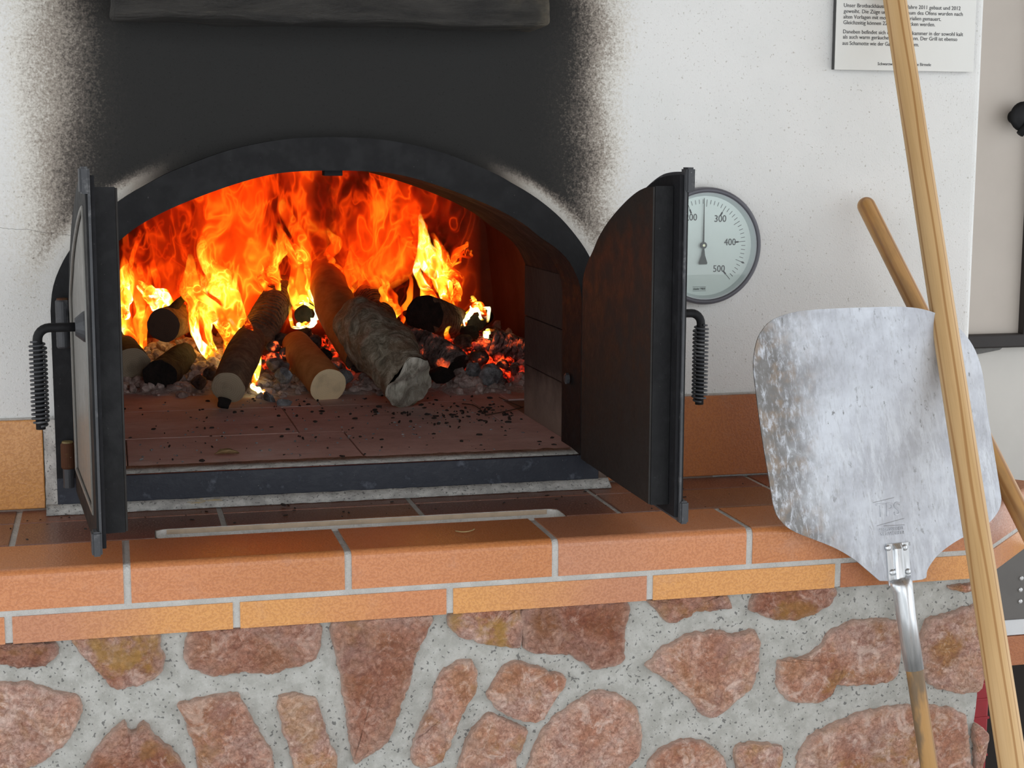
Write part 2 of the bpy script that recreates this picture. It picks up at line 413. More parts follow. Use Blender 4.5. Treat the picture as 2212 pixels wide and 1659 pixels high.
    def char(name, base, tip, glow=0.0, ash=.0):
        g = G(name); p = g.world(); n = g.noise(p, 75, 5, .7); n2 = g.noise(p, 26, 4, .6)
        c = g.ramp(n, [(.35, base), (.75, tip)])
        if ash: c = g.mix(g.rng(n2, .42, .62, 0, ash), c, (.36, .28, .25))  # ash coloured pinkish, standing in for the glow of the fire on it
        kw = {}
        if glow:
            gl = g.math('MULTIPLY', g.rng(n2, .56, .68), g.rng(n, .40, .62, 1.0, 0.15))
            kw = {'Emission_Color': g.ramp(n, [(.3, (1, .16, .03)), (.7, (.9, .02, .004))]), 'Emission_Strength': g.math('MULTIPLY', gl, glow)}
        return g.done(c, .95, g.bump(n, .9, .006), **kw)
    M['char'] = char('charred_wood', (.006, .005, .005), (.028, .02, .016))
    M['char_scale'] = char('scaled_charcoal', (.075, .04, .026), (.30, .165, .10))
    M['char_glow'] = char('glowing_charcoal', (.012, .008, .007), (.12, .075, .06), 1.6, .35)
    M['char_ash'] = char('ashy_charcoal', (.03, .02, .018), (.20, .14, .12), .5, .8)
    M['ash_lump'] = char('grey_ash_lump', (.10, .10, .105), (.42, .42, .43), 0, .0)
    g = G('embers'); p = g.world(); n = g.noise(p, 60, 4, .7); n2 = g.noise(p, 15, 3, .6); n4 = g.noise(p, 150, 3)
    hot = g.n('Attribute', attribute_type='GEOMETRY', attribute_name='hot').outputs['Fac']
    cold = g.ramp(n, [(.3, (.14, .105, .095)), (.5, (.46, .35, .31)), (.7, (.72, .60, .56))])
    c = g.mix(hot, cold, g.ramp(n, [(.35, (.02, .012, .01)), (.7, (.14, .075, .055))]))
    gl = g.math('MULTIPLY', g.math('MULTIPLY', g.rng(n2, .40, .58), g.rng(n, .40, .66)), g.rng(hot, .35, 1))
    M['embers'] = g.done(c, .95, g.bump(n4, .6, .004), Emission_Color=g.ramp(n, [(.45, (.85, .012, .003)), (.62, (1, .05, .008)), (.75, (1, .25, .03))]), Emission_Strength=g.math('MULTIPLY', gl, 1.5))
    # flames
    def flame(name, boost, fscale, alpha, fil=.9, base=.05):
        g = G(name); p = g.world()
        env = g.n('Attribute', attribute_type='GEOMETRY', attribute_name='env').outputs['Fac']
        heat = g.n('Attribute', attribute_type='GEOMETRY', attribute_name='glow').outputs['Fac']
        w = g.n('TexNoise', {'Vector': g.scale(p, (1, 1, .6)), 'Scale': 7 * fscale, 'Detail': 2.0, 'Roughness': .5}).outputs[1]
        wv = g.n('VectorMath', {0: g.n('VectorMath', {0: w, 1: (.5, .5, .5)}, operation='SUBTRACT').outputs[0], 'Scale': .22 / fscale}, operation='SCALE').outputs[0]
        q = g.n('VectorMath', {0: p, 1: wv}, operation='ADD').outputs[0]
        q = g.scale(q, (1, 1, .42))
        n = g.noise(q, 11 * fscale, 3, .5)
        ridge = g.math('SUBTRACT', 1, g.math('MULTIPLY', g.math('ABSOLUTE', g.math('SUBTRACT', n, .5)), 7), clamp=True)
        ridge = g.math('POWER', ridge, 3.0)
        n2 = g.noise(q, 5 * fscale, 2, .5)
        body = g.rng(n2, .38, .64)
        I = g.math('ADD', g.math('MULTIPLY', body, .75), g.math('MULTIPLY', ridge, fil * .42))
        I = g.math('MULTIPLY', g.math('ADD', I, base), g.math('MULTIPLY', heat, boost))
        col = g.ramp(g.math('MULTIPLY', I, .5), [(0, (.25, .004, 0)), (.12, (.50, .012, .001)), (.25, (.95, .055, .002)), (.40, (1.0, .17, .006)), (.55, (1.0, .42, .02)), (.72, (1, .80, .08)), (.9, (1, 1, .55))])
        st = g.rng(I, 0, 2, .75, 1.7, False)
        em = g.n('Emission', {'Color': col, 'Strength': st}); tr = g.n('BsdfTransparent')
        a = g.math('MULTIPLY', g.math('MULTIPLY', g.rng(I, .05, .75), env), alpha, clamp=True)
        mx = g.n('MixShader', {0: a, 1: tr.outputs[0], 2: em.outputs[0]})
        g.t.links.new(mx.outputs[0], g.out.inputs[0])
        return g.m
    M['flame_back'] = flame('flame_sheet', .56, 1.2, .72, 1.3, .02)
    M['flame'] = flame('flame_tongue', 1.2, 1.8, .9, 1.2, .10)
    M['flame_hot'] = flame('flame_bright', 2.0, 2.8, .95, 1.1, .16)
    return M
M = make_materials()

# ------------------------------------------------------------------ constants of the place
XC = .443                      # middle of the oven mouth
YF = -.3117                    # front plane of the shelf tiles
RA, RB = -.0784, -.1944        # tile rows on the shelf
ZFL = .048                     # oven floor
OUT = [(0, .478), (.048, .4765), (.095, .470), (.144, .458), (.207, .434), (.235, .4195), (.27, .399), (.305, .371), (.335, .336), (.351, .308), (.3585, .285), (.3615, .26), (.3615, .011)]
INN = [(0, .4352), (.048, .434), (.09, .4285), (.145, .4125), (.207, .3885), (.25, .366), (.275, .347), (.3, .33), (.318, .311), (.331, .284), (.335, .26), (.335, .045)]
def arch(pts, n=40, zmin=None, k=1.0, dz=0.0):
    """whole arch from lower left over the apex to lower right, (x, z)"""
    c = catmull([(a * k, b + dz, 0) for a, b in pts[:-1]], 6)
    c = [p for p in c]
    lo = pts[-1][1] if zmin is None else zmin
    half = resample(c, n)
    half = [(p.x, p.y) for p in half] + [(pts[-1][0] * k, lo)]
    L = [(XC - a, b) for a, b in half[::-1]]
    R = [(XC + a, b) for a, b in half[1:]]
    return L + R

# ------------------------------------------------------------------ setting
def build_setting():
    # front wall with the arched hole
    hole = arch(OUT, 40, -.1, .975, -.006)
    top, x0, x1 = 1.75, -1.6, 1.389
    V, Fc = [], []
    def v(*p): V.append(p); return len(V) - 1
    lo = -.1
    a = [v(x, 0, z) for x, z in hole]; t = [v(x, 0, top) for x, z in hole]
    for i in range(len(hole) - 1):
        if hole[i + 1][0] - hole[i][0] > 1e-6: Fc.append((a[i], a[i + 1], t[i + 1], t[i]))
    b0 = [v(x0, 0, lo), v(hole[0][0], 0, lo), t[0], v(x0, 0, top)]
    Fc.append((b0[0], b0[1], t[0], b0[3]))
    r = .012; edge = []
    for k in range(5):
        th = math.pi / 2 * k / 4
        edge.append((x1 - r + r * math.sin(th), r - r * math.cos(th)))
    e_lo = [v(x, y, lo) for x, y in edge] + [v(x1, .6, lo)]
    e_hi = [v(x, y, top) for x, y in edge] + [v(x1, .6, top)]
    Fc.append((v(hole[-1][0], 0, lo), e_lo[0], e_hi[0], t[-1]))
    for i in range(len(e_lo) - 1): Fc.append((e_lo[i], e_lo[i + 1], e_hi[i + 1], e_hi[i]))
    # reveal of the hole
    bk = [v(x, .07, z) for x, z in hole]
    for i in range(len(hole) - 1): Fc.append((a[i], bk[i], bk[i + 1], a[i + 1]))
    w = mesh_obj('wall_back', V, Fc, M['plaster'])
    tag(w, 'white lime-plastered oven wall blackened by soot above the mouth', kind='structure')
    # recessed wall to the right
    w = box('wall_right', 1.30, 2.6, .55, .65, -1, 1.75, M['cream'])
    tag(w, 'cream painted wall set back beside the oven', kind='structure')
    # ground and porch roof
    f = box('floor', -3, 4, -3.6, 1.5, -1.05, -1.0, M['paving']); tag(f, 'grey paved ground in front of the oven', kind='structure')
    c = box('ceiling', -2.5, 3.5, -3.2, 1.5, 1.75, 1.80, M['roof']); tag(c, 'boarded porch roof above the oven', kind='structure')

    # oven chamber: sleeve of fire brick behind the iron frame, then the vault
    k = .349 / .335
    sl = arch(INN, 40, ZFL, k, .004)
    V, Fc = [], []
    A = [v2 for v2 in sl]
    n = len(A)
    for y in (.065, .31):
        V += [(x, y, z) for x, z in A]
    for i in range(n - 1): Fc.append((i, i + 1, n + i + 1, n + i))
    # front wall of the chamber
    big = []
    for i, (x, z) in enumerate(A):
        d = (x - XC)
        ang = math.atan2(max(z - .2, 0) / .3, d / .54)
        bx, bz = XC + .54 * math.cos(ang), .2 + .32 * math.sin(ang)
        if z <= .2: bx, bz = XC + math.copysign(.54, d), z
        big.append((bx, bz))
    o1 = len(V); V += [(x, .31, z) for x, z in big]
    for i in range(n - 1): Fc.append((n + i, n + i + 1, o1 + i + 1, o1 + i))
    o2 = len(V); V += [(x, 1.30, z) for x, z in big]
    for i in range(n - 1): Fc.append((o1 + i, o1 + i + 1, o2 + i + 1, o2 + i))
    o3 = len(V); V.append((XC, 1.38, .2))
    for i in range(n - 1): Fc.append((o2 + i, o2 + i + 1, o3))
    Fc.append((o2 + n - 1, o2, o3))
    ch = mesh_obj('wall_oven_vault', V, Fc, M['vault'], smooth=False)
    tag(ch, 'domed fire-brick chamber glowing red behind the flames', kind='structure')
    # lining blocks of the right and left jamb
    for sx in (1, -1):
        X = XC + sx * .349
        for z0, z1 in ((ZFL, .128), (.1295, .205), (.2065, .285)):
            box('block', min(X, X - sx * .006), max(X, X - sx * .006), .068, .31, z0, z1, M['brick'], ch, .0012)
    # dark sooted sheet lining the arch above the blocks
    up = [(x, z) for x, z in A if z > .28]
    V = [(x, .066, z - .003) for x, z in up] + [(x, .312, z - .003) for x, z in up]; m = len(up)
    mesh_obj('arch_lining', V, [(i, i + 1, m + i + 1, m + i) for i in range(m - 1)], M['iron_soot'], ch)
    # oven floor of fire-clay slabs
    fl = box('floor_oven', XC - .54, XC + .54, -.006, 1.35, ZFL - .05, ZFL - .004, M['brick'])
    tag(fl, 'reddish fire-clay oven floor of large slabs', kind='structure')
    rows = [(.015, .2235, (-.1, .1700, .4852, .800, 1.0)), (.2250, .4700, (-.1, .105, .42, .735, 1.0)), (.4715, .7165, (-.1, .17, .485, .80, 1.0)), (.718, 1.33, (-.1, .105, .42, .735, 1.0))]
    for y0, y1, xs in rows:
        for xa, xb in zip(xs, xs[1:]):
            lo, hi = (XC - .345, XC + .345) if y1 < .3 else (XC - .54, XC + .54)
            xa2, xb2 = max(xa + .0008, lo), min(xb - .0008, hi)
            dz = random.uniform(-.0008, .0008)
            if xb2 - xa2 > .02:
                if y0 < .31 < y1:      # slab passing under the jambs
                    xa2, xb2 = max(xa2, XC - .345), min(xb2, XC + .345)
                    if xb2 - xa2 < .02: continue
                box('slab', xa2, xb2, y0, y1, ZFL - .004, ZFL + dz, M['fire_clay'], fl, .0012)
build_setting()

# ------------------------------------------------------------------ tiled shelf
ORANGE = {'o': (.66, .245, .085), 'y': (.76, .34, .085), 'p': (.58, .235, .11), 'b': (.46, .155, .052), 'r': (.30, .095, .045),
          'd': (.235, .082, .045), 'm': (.205, .078, .048), 't': (.30, .12, .045), 'n': (.60, .215, .06)}
def tile_from_bm(bm, mat, parent, a, b, cx, name='tile'):
    bmesh.ops.recalc_face_normals(bm, faces=bm.faces[:]); bm.verts.index_update()
    base = parent_base(parent); c = Vector((cx, -.15, 0))
    vs = [x.co - c for x in bm.verts]; fs = [[q.index for q in f.verts] for f in bm.faces]; bm.free()
    me = bpy.data.meshes.new(name); me.from_pydata([tuple(q) for q in vs], [], fs); me.update(); me.materials.append(mat)
    o = bpy.data.objects.new(name, me); COL.objects.link(o); o.parent = parent; o.location = c - base
    o['col_a'] = ORANGE[a]; o['col_b'] = ORANGE[b]
    return o
XCOR = 1.242                       # where the shelf front turns the corner
def build_shelf():
    root = thing('tiled_shelf', (.4, -.2, -.085), 'terracotta tiled ledge with pale grout below the oven mouth', 'shelf')
    # mortar bed with the slot opening
    sx0, sx1, sy0, sy1 = .199, .711, -.2010, -.148
    V = []
    X0, X1, Y0, Y1 = -1.2, 1.395, YF + .022, .05
    for z in (-.0016, -.083):
        # outer ring (with the angled corner) and inner ring
        V += [(X0, Y0, z), (XCOR - .001, Y0, z), (X1, Y0 + (X1 - XCOR) * .933 + .004, z), (X1, Y1, z), (X0, Y1, z)]
        V += [(sx0, sy0, z), (sx1, sy0, z), (sx1, sy1, z), (sx0, sy1, z)]
    top = [(0, 1, 6, 5), (1, 2, 6), (2, 3, 7, 6), (3, 4, 8, 7), (4, 0, 5, 8)]
    Fc = list(top) + [tuple(i + 9 for i in f[::-1]) for f in top]
    for a, b in ((0, 1), (1, 2), (2, 3), (3, 4), (4, 0)): Fc.append((a, b, b + 9, a + 9))
    for a, b in ((5, 6), (6, 7), (7, 8), (8, 5)): Fc.append((b, a, a + 9, b + 9))
    mesh_obj('mortar_bed', V, Fc, M['grout'], root)
    # plastered trough in the slot
    def ring(inset, z, n=6):
        out = []; r = .014
        xs0, xs1, ys0, ys1 = sx0 + inset, sx1 - inset, sy0 + inset, sy1 - inset
        for cx, cy, a0 in ((xs1 - r, ys0 + r, -90), (xs1 - r, ys1 - r, 0), (xs0 + r, ys1 - r, 90), (xs0 + r, ys0 + r, 180)):
            for k in range(n + 1):
                a = math.radians(a0 + 90 * k / n); out.append((cx + r * math.cos(a), cy + r * math.sin(a), z))
        return out
    R = [ring(0, -.0004), ring(.0012, -.0006), ring(.002, -.022), ring(.006, -.026)]
    n = len(R[0]); V = [p for r_ in R for p in r_]; Fc = []
    for j in range(3):
        for i in range(n): Fc.append((j * n + i, j * n + (i + 1) % n, (j + 1) * n + (i + 1) % n, (j + 1) * n + i))
    Fc.append(tuple(range(3 * n, 4 * n)))
    o = mesh_obj('slot_trough', V, Fc, M['plaster_slot'], root); o['label'] = 'white plastered slot cut into the tiles'
    V = [(x, y, z) for x in (sx0 + .014, sx1 - .014) for y in (sy1 - .0024, sy1 + .0005) for z in (-.0068, -.0010)]
    mesh_obj('tile_edge', V, [(0, 1, 3, 2), (4, 6, 7, 5), (0, 4, 5, 1), (2, 3, 7, 6), (0, 2, 6, 4), (1, 5, 7, 3)], M['raw_clay'], root)
    g = .0035
    # back rows (stack bond, joints at xt0 + .25 k)
    cols = ['m', 'd', 'm', 'd', 'm', 't', 'r', 'd', 'd', 'r', 't']
    for k in range(-4, 6):
        xa, xb = .0333 + .25 * k + g, .0333 + .25 * (k + 1) - g
        xl = lambda y: 1.162 + .731 * ((y + .226) / .682) - .004      # where the angled row cuts in
        if xa > 1.30: continue
        cx = (xa + xb) / 2
        a = random.choice('mdd'); b = random.choice('mtd')
        if k >= 4: a, b = 'r', 't'
        yb0, yb1 = RA + .0022, -.004
        poly = [(xa, yb0), (min(xb, xl(yb0)), yb0), (min(xb, xl(yb1)), yb1), (xa, yb1)]
        tile_from_bm(prism([(x, y, 0) for x, y in poly], (0, 0, -.008), .0012), M['tile'], root, a, b, cx)
        a = random.choice('md'); b = random.choice('mtd')
        if k >= 4: a, b = 't', 'n'
        # middle row, notched by the slot
        y0, y1 = RB + .0025, RA - .0022; cut = sy1 + .001
        if xb <= sx0 or xa >= sx1: poly = [(xa, y0), (xb, y0), (xb, y1), (xa, y1)]
        elif xa < sx0 < xb: poly = [(xa, y0), (sx0 - .001, y0), (sx0 - .001, cut), (xb, cut), (xb, y1), (xa, y1)]
        elif xa < sx1 < xb: poly = [(xa, cut), (sx1 + .001, cut), (sx1 + .001, y0), (xb, y0), (xb, y1), (xa, y1)]
        else: poly = [(xa, cut), (xb, cut), (xb, y1), (xa, y1)]
        if xb > xl(y0):   # clipped by the angled corner
            poly = [(xa, y0), (max(min(xb, xl(y0)), xa + .002), y0), (min(xb, xl(y1)), y1), (xa, y1)]
        tile_from_bm(prism([(x, y, 0) for x, y in poly], (0, 0, -.008), .0012), M['tile'], root, a, b, cx)
    # bullnose row: top, rounded nose and 47 mm front
    prof = [(RB - .0025, 0)]
    r = .0095
    for k in range(9):
        a = math.radians(90 * k / 8); prof.append((YF + r - r * math.sin(a), -r + r * math.cos(a)))
    prof += [(YF, -.0455), (YF + .008, -.0455), (YF + .008, -r - .003), (YF + r + .004, -.009), (RB - .0025, -.009)]
    front = {-5: 'op', -4: 'oo', -3: 'oo', -2: 'oo', -1: 'oo', 0: 'on', 1: 'on', 2: 'po', 3: 'nb', 4: 'bn'}
    def sweep(profile, xa, xb, skew0=0.0, skew1=0.0):
        bm = bmesh.new(); A, B = [], []
        for y, z in profile:
            A.append(bm.verts.new((xa, y, z))); B.append(bm.verts.new((xb + (y - YF) * skew1, y, z)))
        nn = len(profile)
        bm.faces.new(A); bm.faces.new(B[::-1])
        for i in range(nn): bm.faces.new((A[i], B[i], B[(i + 1) % nn], A[(i + 1) % nn]))
        return bm
    gj = .0042
    for k in range(-5, 5):
        xa, xb = .1633 + .25 * k + gj, .1633 + .25 * (k + 1) - gj
        sk = 0
        if xb > XCOR: xb = XCOR - .0005; sk = -.394
        if xa > XCOR: continue
        o = tile_from_bm(sweep(prof, xa, xb, 0, sk), M['tile'], root, *front[k], (xa + xb) / 2)
    gp = [(RB - .01, -.0014)]
    for k in range(9):
        a = math.radians(90 * k / 8); gp.append((YF + r - (r - .0014) * math.sin(a), -r + (r - .0014) * math.cos(a)))
    gp += [(YF + .0014, -.0825), (RB - .01, -.0825)]
    from_bm('grout_nose', sweep(gp, -1.2, XCOR - .001, 0, -.394), M['grout'], root)
    gp2 = [(y, z) for y, z in gp]
    low = [(YF, -.0525), (YF, -.0835), (YF + .009, -.0835), (YF + .009, -.0525)]
    lower = {-5: 'oo', -4: 'oo', -3: 'oy', -2: 'yo', -1: 'yo', 0: 'py', 1: 'yo', 2: 'yp', 3: 'yy', 4: 'by'}
    for k in range(-5, 5):
        xa, xb = .0339 + .25 * k + gj, .0339 + .25 * (k + 1) - gj
        sk = 0
        if xb > XCOR: xb = XCOR - .0005; sk = -.394
        tile_from_bm(sweep(low, xa, xb, 0, sk), M['tile'], root, *lower[k], (xa + xb) / 2)
    # angled corner tiles, turned 43 degrees back
    ang = math.radians(43)
    piv = Vector((XCOR, YF, 0))
    def turn(bm, cx):
        for v_ in bm.verts:
            d = v_.co - piv
            v_.co = piv + Vector((d.x * math.cos(ang) - d.y * math.sin(ang), d.x * math.sin(ang) + d.y * math.cos(ang), d.z))
        return bm
    def sweep_c(profile, xa, xb, miter=.394):
        bm = bmesh.new(); A, B = [], []
        for y, z in profile:
            A.append(bm.verts.new((xa + (y - YF) * miter, y, z))); B.append(bm.verts.new((xb, y, z)))
        nn = len(profile); bm.faces.new(A); bm.faces.new(B[::-1])
        for i in range(nn): bm.faces.new((A[i], B[i], B[(i + 1) % nn], A[(i + 1) % nn]))
        return bm
    from_bm('grout_nose', turn(sweep_c(gp2, XCOR, XCOR + .243), 0), M['grout'], root)
    tile_from_bm(turn(sweep_c(prof, XCOR + .0005, XCOR + .245), 0), M['tile'], root, 'b', 'n', XCOR + .1)
    tile_from_bm(turn(sweep_c(low, XCOR + .0005, XCOR + .245), 0), M['tile'], root, 'n', 'y', XCOR + .1)
build_shelf()

# wall tiles (skirting) on the plaster at shelf level
def build_skirting():
    root = box('baseboard_back', -1.2, .0675, -.0045, .002, .0005, .1205, M['grout'])
    tag(root, 'orange clay tile skirting along the oven wall', kind='structure')
    for xa, xb, c in ((-.435, -.19, 'oo'), (-.183, .0655, 'yy')):
        tile_from_bm(box_bm(xa, xb, -.010, -.002, .003, .1185, .0014), M['tile'], root, *c, (xa + xb) / 2)
    root = box('baseboard_right', .8215, 1.386, -.0045, .002, .0005, .1205, M['grout'])
    tag(root, 'brown orange clay tile skirting right of the oven doors', kind='structure')
    for xa, xb, c in ((.824, 1.072, 'nb'), (1.079, 1.327, 'nb'), (1.334, 1.384, 'nb')):
        tile_from_bm(box_bm(xa, xb, -.010, -.002, .003, .1185, .0014), M['tile'], root, *c, (xa + xb) / 2)
build_skirting()

# ------------------------------------------------------------------ stone plinth
STONES = [
 [(-30, 1388), (118, 1388), (126, 1412), (100, 1435), (40, 1440), (0, 1432), (-30, 1430)],
 [(155, 1372), (340, 1362), (345, 1400), (358, 1420), (350, 1455), (320, 1475), (250, 1488), (215, 1455), (180, 1420)],
 [(410, 1362), (560, 1348), (690, 1340), (692, 1400), (680, 1425), (640, 1440), (590, 1455), (530, 1450), (460, 1462), (405, 1440), (395, 1410)],
 [(720, 1340), (930, 1326), (920, 1370), (900, 1410), (890, 1460), (870, 1520), (850, 1580), (830, 1610), (770, 1650), (755, 1600), (740, 1500), (728, 1430)],
 [(975, 1322), (1122, 1310), (1124, 1398), (1060, 1390), (1000, 1380), (968, 1352)],
 [(1130, 1310), (1350, 1296), (1352, 1360), (1348, 1430), (1290, 1448), (1270, 1440), (1225, 1415), (1150, 1412), (1130, 1395)],
 [(1400, 1292), (1560, 1282), (1580, 1310), (1500, 1320), (1480, 1335), (1445, 1347), (1425, 1330)],
 [(1640, 1276), (1800, 1264), (1795, 1300), (1770, 1320), (1720, 1340), (1670, 1338), (1618, 1318)],
 [(1395, 1440), (1430, 1400), (1480, 1372), (1540, 1362), (1590, 1368), (1625, 1360), (1642, 1385), (1640, 1440), (1620, 1490), (1580, 1525), (1545, 1550), (1515, 1545), (1490, 1510), (1440, 1470)],
 [(1680, 1430), (1740, 1415), (1775, 1390), (1790, 1365), (1840, 1340), (1900, 1335), (1940, 1345), (1945, 1430), (1930, 1470), (1880, 1478), (1800, 1482), (1790, 1505), (1760, 1520), (1700, 1515), (1678, 1480)],
 [(2000, 1340), (2060, 1320), (2110, 1305), (2126, 1330), (2130, 1400), (2128, 1450), (2115, 1490), (2080, 1500), (2030, 1490), (2000, 1470), (1985, 1400)],
 [(-30, 1480), (30, 1475), (60, 1472), (110, 1490), (165, 1500), (180, 1520), (165, 1570), (140, 1610), (100, 1640), (60, 1660), (-30, 1680)],
 [(180, 1700), (195, 1630), (230, 1590), (255, 1570), (268, 1555), (285, 1580), (310, 1560), (340, 1590), (370, 1615), (400, 1660), (390, 1710)],
 [(385, 1520), (440, 1505), (510, 1492), (535, 1530), (560, 1580), (590, 1625), (595, 1660), (570, 1710), (440, 1710), (420, 1620), (400, 1560)],
 [(600, 1505), (640, 1495), (685, 1510), (700, 1560), (715, 1610), (730, 1640), (720, 1710), (650, 1710), (630, 1640), (605, 1560)],
 [(885, 1640), (900, 1580), (930, 1520), (945, 1460), (980, 1430), (1015, 1425), (1032, 1450), (1028, 1490), (1000, 1540), (975, 1600), (950, 1650), (910, 1660)],
 [(1050, 1500), (1070, 1460), (1095, 1430), (1130, 1430), (1225, 1465), (1200, 1510), (1170, 1555), (1130, 1558), (1075, 1535)],
 [(1020, 1575), (1055, 1540), (1075, 1545), (1128, 1568), (1140, 1580), (1115, 1650), (1100, 1710), (980, 1710), (1000, 1620)],
 [(1145, 1640), (1165, 1590), (1200, 1545), (1240, 1515), (1290, 1490), (1340, 1500), (1375, 1530), (1388, 1580), (1380, 1630), (1350, 1665), (1330, 1710), (1130, 1710)],
 [(1390, 1670), (1420, 1620), (1460, 1600), (1500, 1595), (1540, 1612), (1565, 1640), (1570, 1710), (1380, 1710)],
 [(1588, 1610), (1640, 1605), (1690, 1612), (1685, 1650), (1650, 1700), (1600, 1700)],
 [(1720, 1640), (1750, 1590), (1810, 1560), (1880, 1530), (1960, 1522), (2040, 1525), (2085, 1545), (2095, 1600), (2098, 1640), (2100, 1710), (1740, 1710)],
 [(2106, 1565), (2128, 1575), (2132, 1590), (2120, 1660), (2108, 1710), (2104, 1630)],
 [(2050, 1264), (2110, 1258), (2112, 1272), (2060, 1277)],
 [(-260, 1400), (-120, 1392), (-50, 1400), (-60, 1470), (-150, 1490), (-260, 1470)],
 [(-250, 1520), (-120, 1510), (-55, 1530), (-60, 1620), (-140, 1660), (-240, 1640)],
]
def build_plinth():
    YM = -.2965
    # mortar face as a gently uneven grid
    V, Fc = [], []; nx, nz = 130, 46
    x0, x1, z0, z1 = -1.2, 1.246, -1.0, -.078
    for j in range(nz + 1):
        z = z1 + (z0 - z1) * (j / nz) ** 1.6
        for i in range(nx + 1):
            x = x0 + (x1 - x0) * i / nx
            wob = .0035 * rnd((x * 14, 0, z * 14)) + .0016 * rnd((x * 55, 3, z * 55))
            if i == nx: x += .004 * rnd((5, 0, z * 30))
            V.append((x, YM + wob, z))
    for j in range(nz):
        for i in range(nx):
            a = j * (nx + 1) + i; Fc.append((a, a + nx + 1, a + nx + 2, a + 1))
    # right return of the plinth
    o = len(V)
    for j in range(nz + 1): z = V[j * (nx + 1)][2]; V.append((x1 - .01, .35, z))
    for j in range(nz): a = j * (nx + 1) + nx; Fc.append((a, a + nx + 1, o + j + 1, o + j))
    w = mesh_obj('wall_base', V, Fc, M['mortar'], smooth=True)
    tag(w, 'rubble stone plinth with grey mortar under the tiled shelf', kind='structure')
    for si, poly in enumerate(STONES):
        pts = [at(u, v, YM - .004) for u, v in poly]
        P2 = [Vector((p.x, p.z)) for p in pts]
        dense = []
        n = len(P2)
        for i in range(n):
            p0, p1, p2, p3 = P2[i - 1], P2[i], P2[(i + 1) % n], P2[(i + 2) % n]
            seg = max(2, int((p2 - p1).length / .0032))
            for k in range(seg):
                t = k / seg
                c = .5 * ((2 * p1) + (p2 - p0) * t + (2 * p0 - 5 * p1 + 4 * p2 - p3) * t * t + (3 * p1 - p0 - 3 * p2 + p3) * t ** 3)
                l = p1.lerp(p2, t); q = c * .55 + l * .45
                q = q + Vector((rnd((q.x * 90, si, q.y * 90)), rnd((q.x * 90, si + 9, q.y * 90)))) * .0026 + Vector((rnd((q.x * 260, si, q.y * 260)), rnd((q.x * 260, si + 5, q.y * 260)))) * .0016
                dense.append(q)
        cen = sum(dense, Vector((0, 0))) / len(dense)
        N = len(dense); V, Fc, E = [], [], []
        rings = [(1.0, .005, 1), (.992, -.0050, 1), (.965, -.0088, .6), (.90, -.0106, .15), (.68, -.0115, 0), (.5, -.012, 0), (.3, -.012, 0), (.12, -.012, 0)]
        for s, dy, ed in rings:
            for q in dense:
                c = cen + (q - cen) * s
                h = .0030 * rnd((c.x * 26, si * 3.1, c.y * 26)) + .0018 * rnd((c.x * 80, si, c.y * 80)) + .0009 * rnd((c.x * 210, si, c.y * 210))
                y = YM + dy + (h if dy < 0 else 0)
                V.append((c.x, max(y, YF + .0015), c.y)); E.append(ed)
        for j in range(len(rings) - 1):
            for i in range(N):
                Fc.append((j * N + i, (j + 1) * N + i, (j + 1) * N + (i + 1) % N, j * N + (i + 1) % N))
        V.append((cen.x, YM - .012, cen.y)); E.append(0); L = len(rings) - 1
        for i in range(N): Fc.append((L * N + i, len(V) - 1, L * N + (i + 1) % N))
        o = mesh_obj('stone', V, Fc, M['stone'], w, smooth=True)
        o['ochre'] = {1: .75, 4: .8, 0: .4, 7: .5, 6: .4, 14: .25, 20: .35}.get(si, .12)
        o['dark'] = {0: .8, 1: .4, 2: .55, 3: .6, 4: .3, 5: .8, 6: .6, 7: .55, 12: .5, 13: .25}.get(si, 0.0)
        at_ = o.data.attributes.new('edge', 'FLOAT', 'POINT')
        at_.data.foreach_set('value', E)
build_plinth()

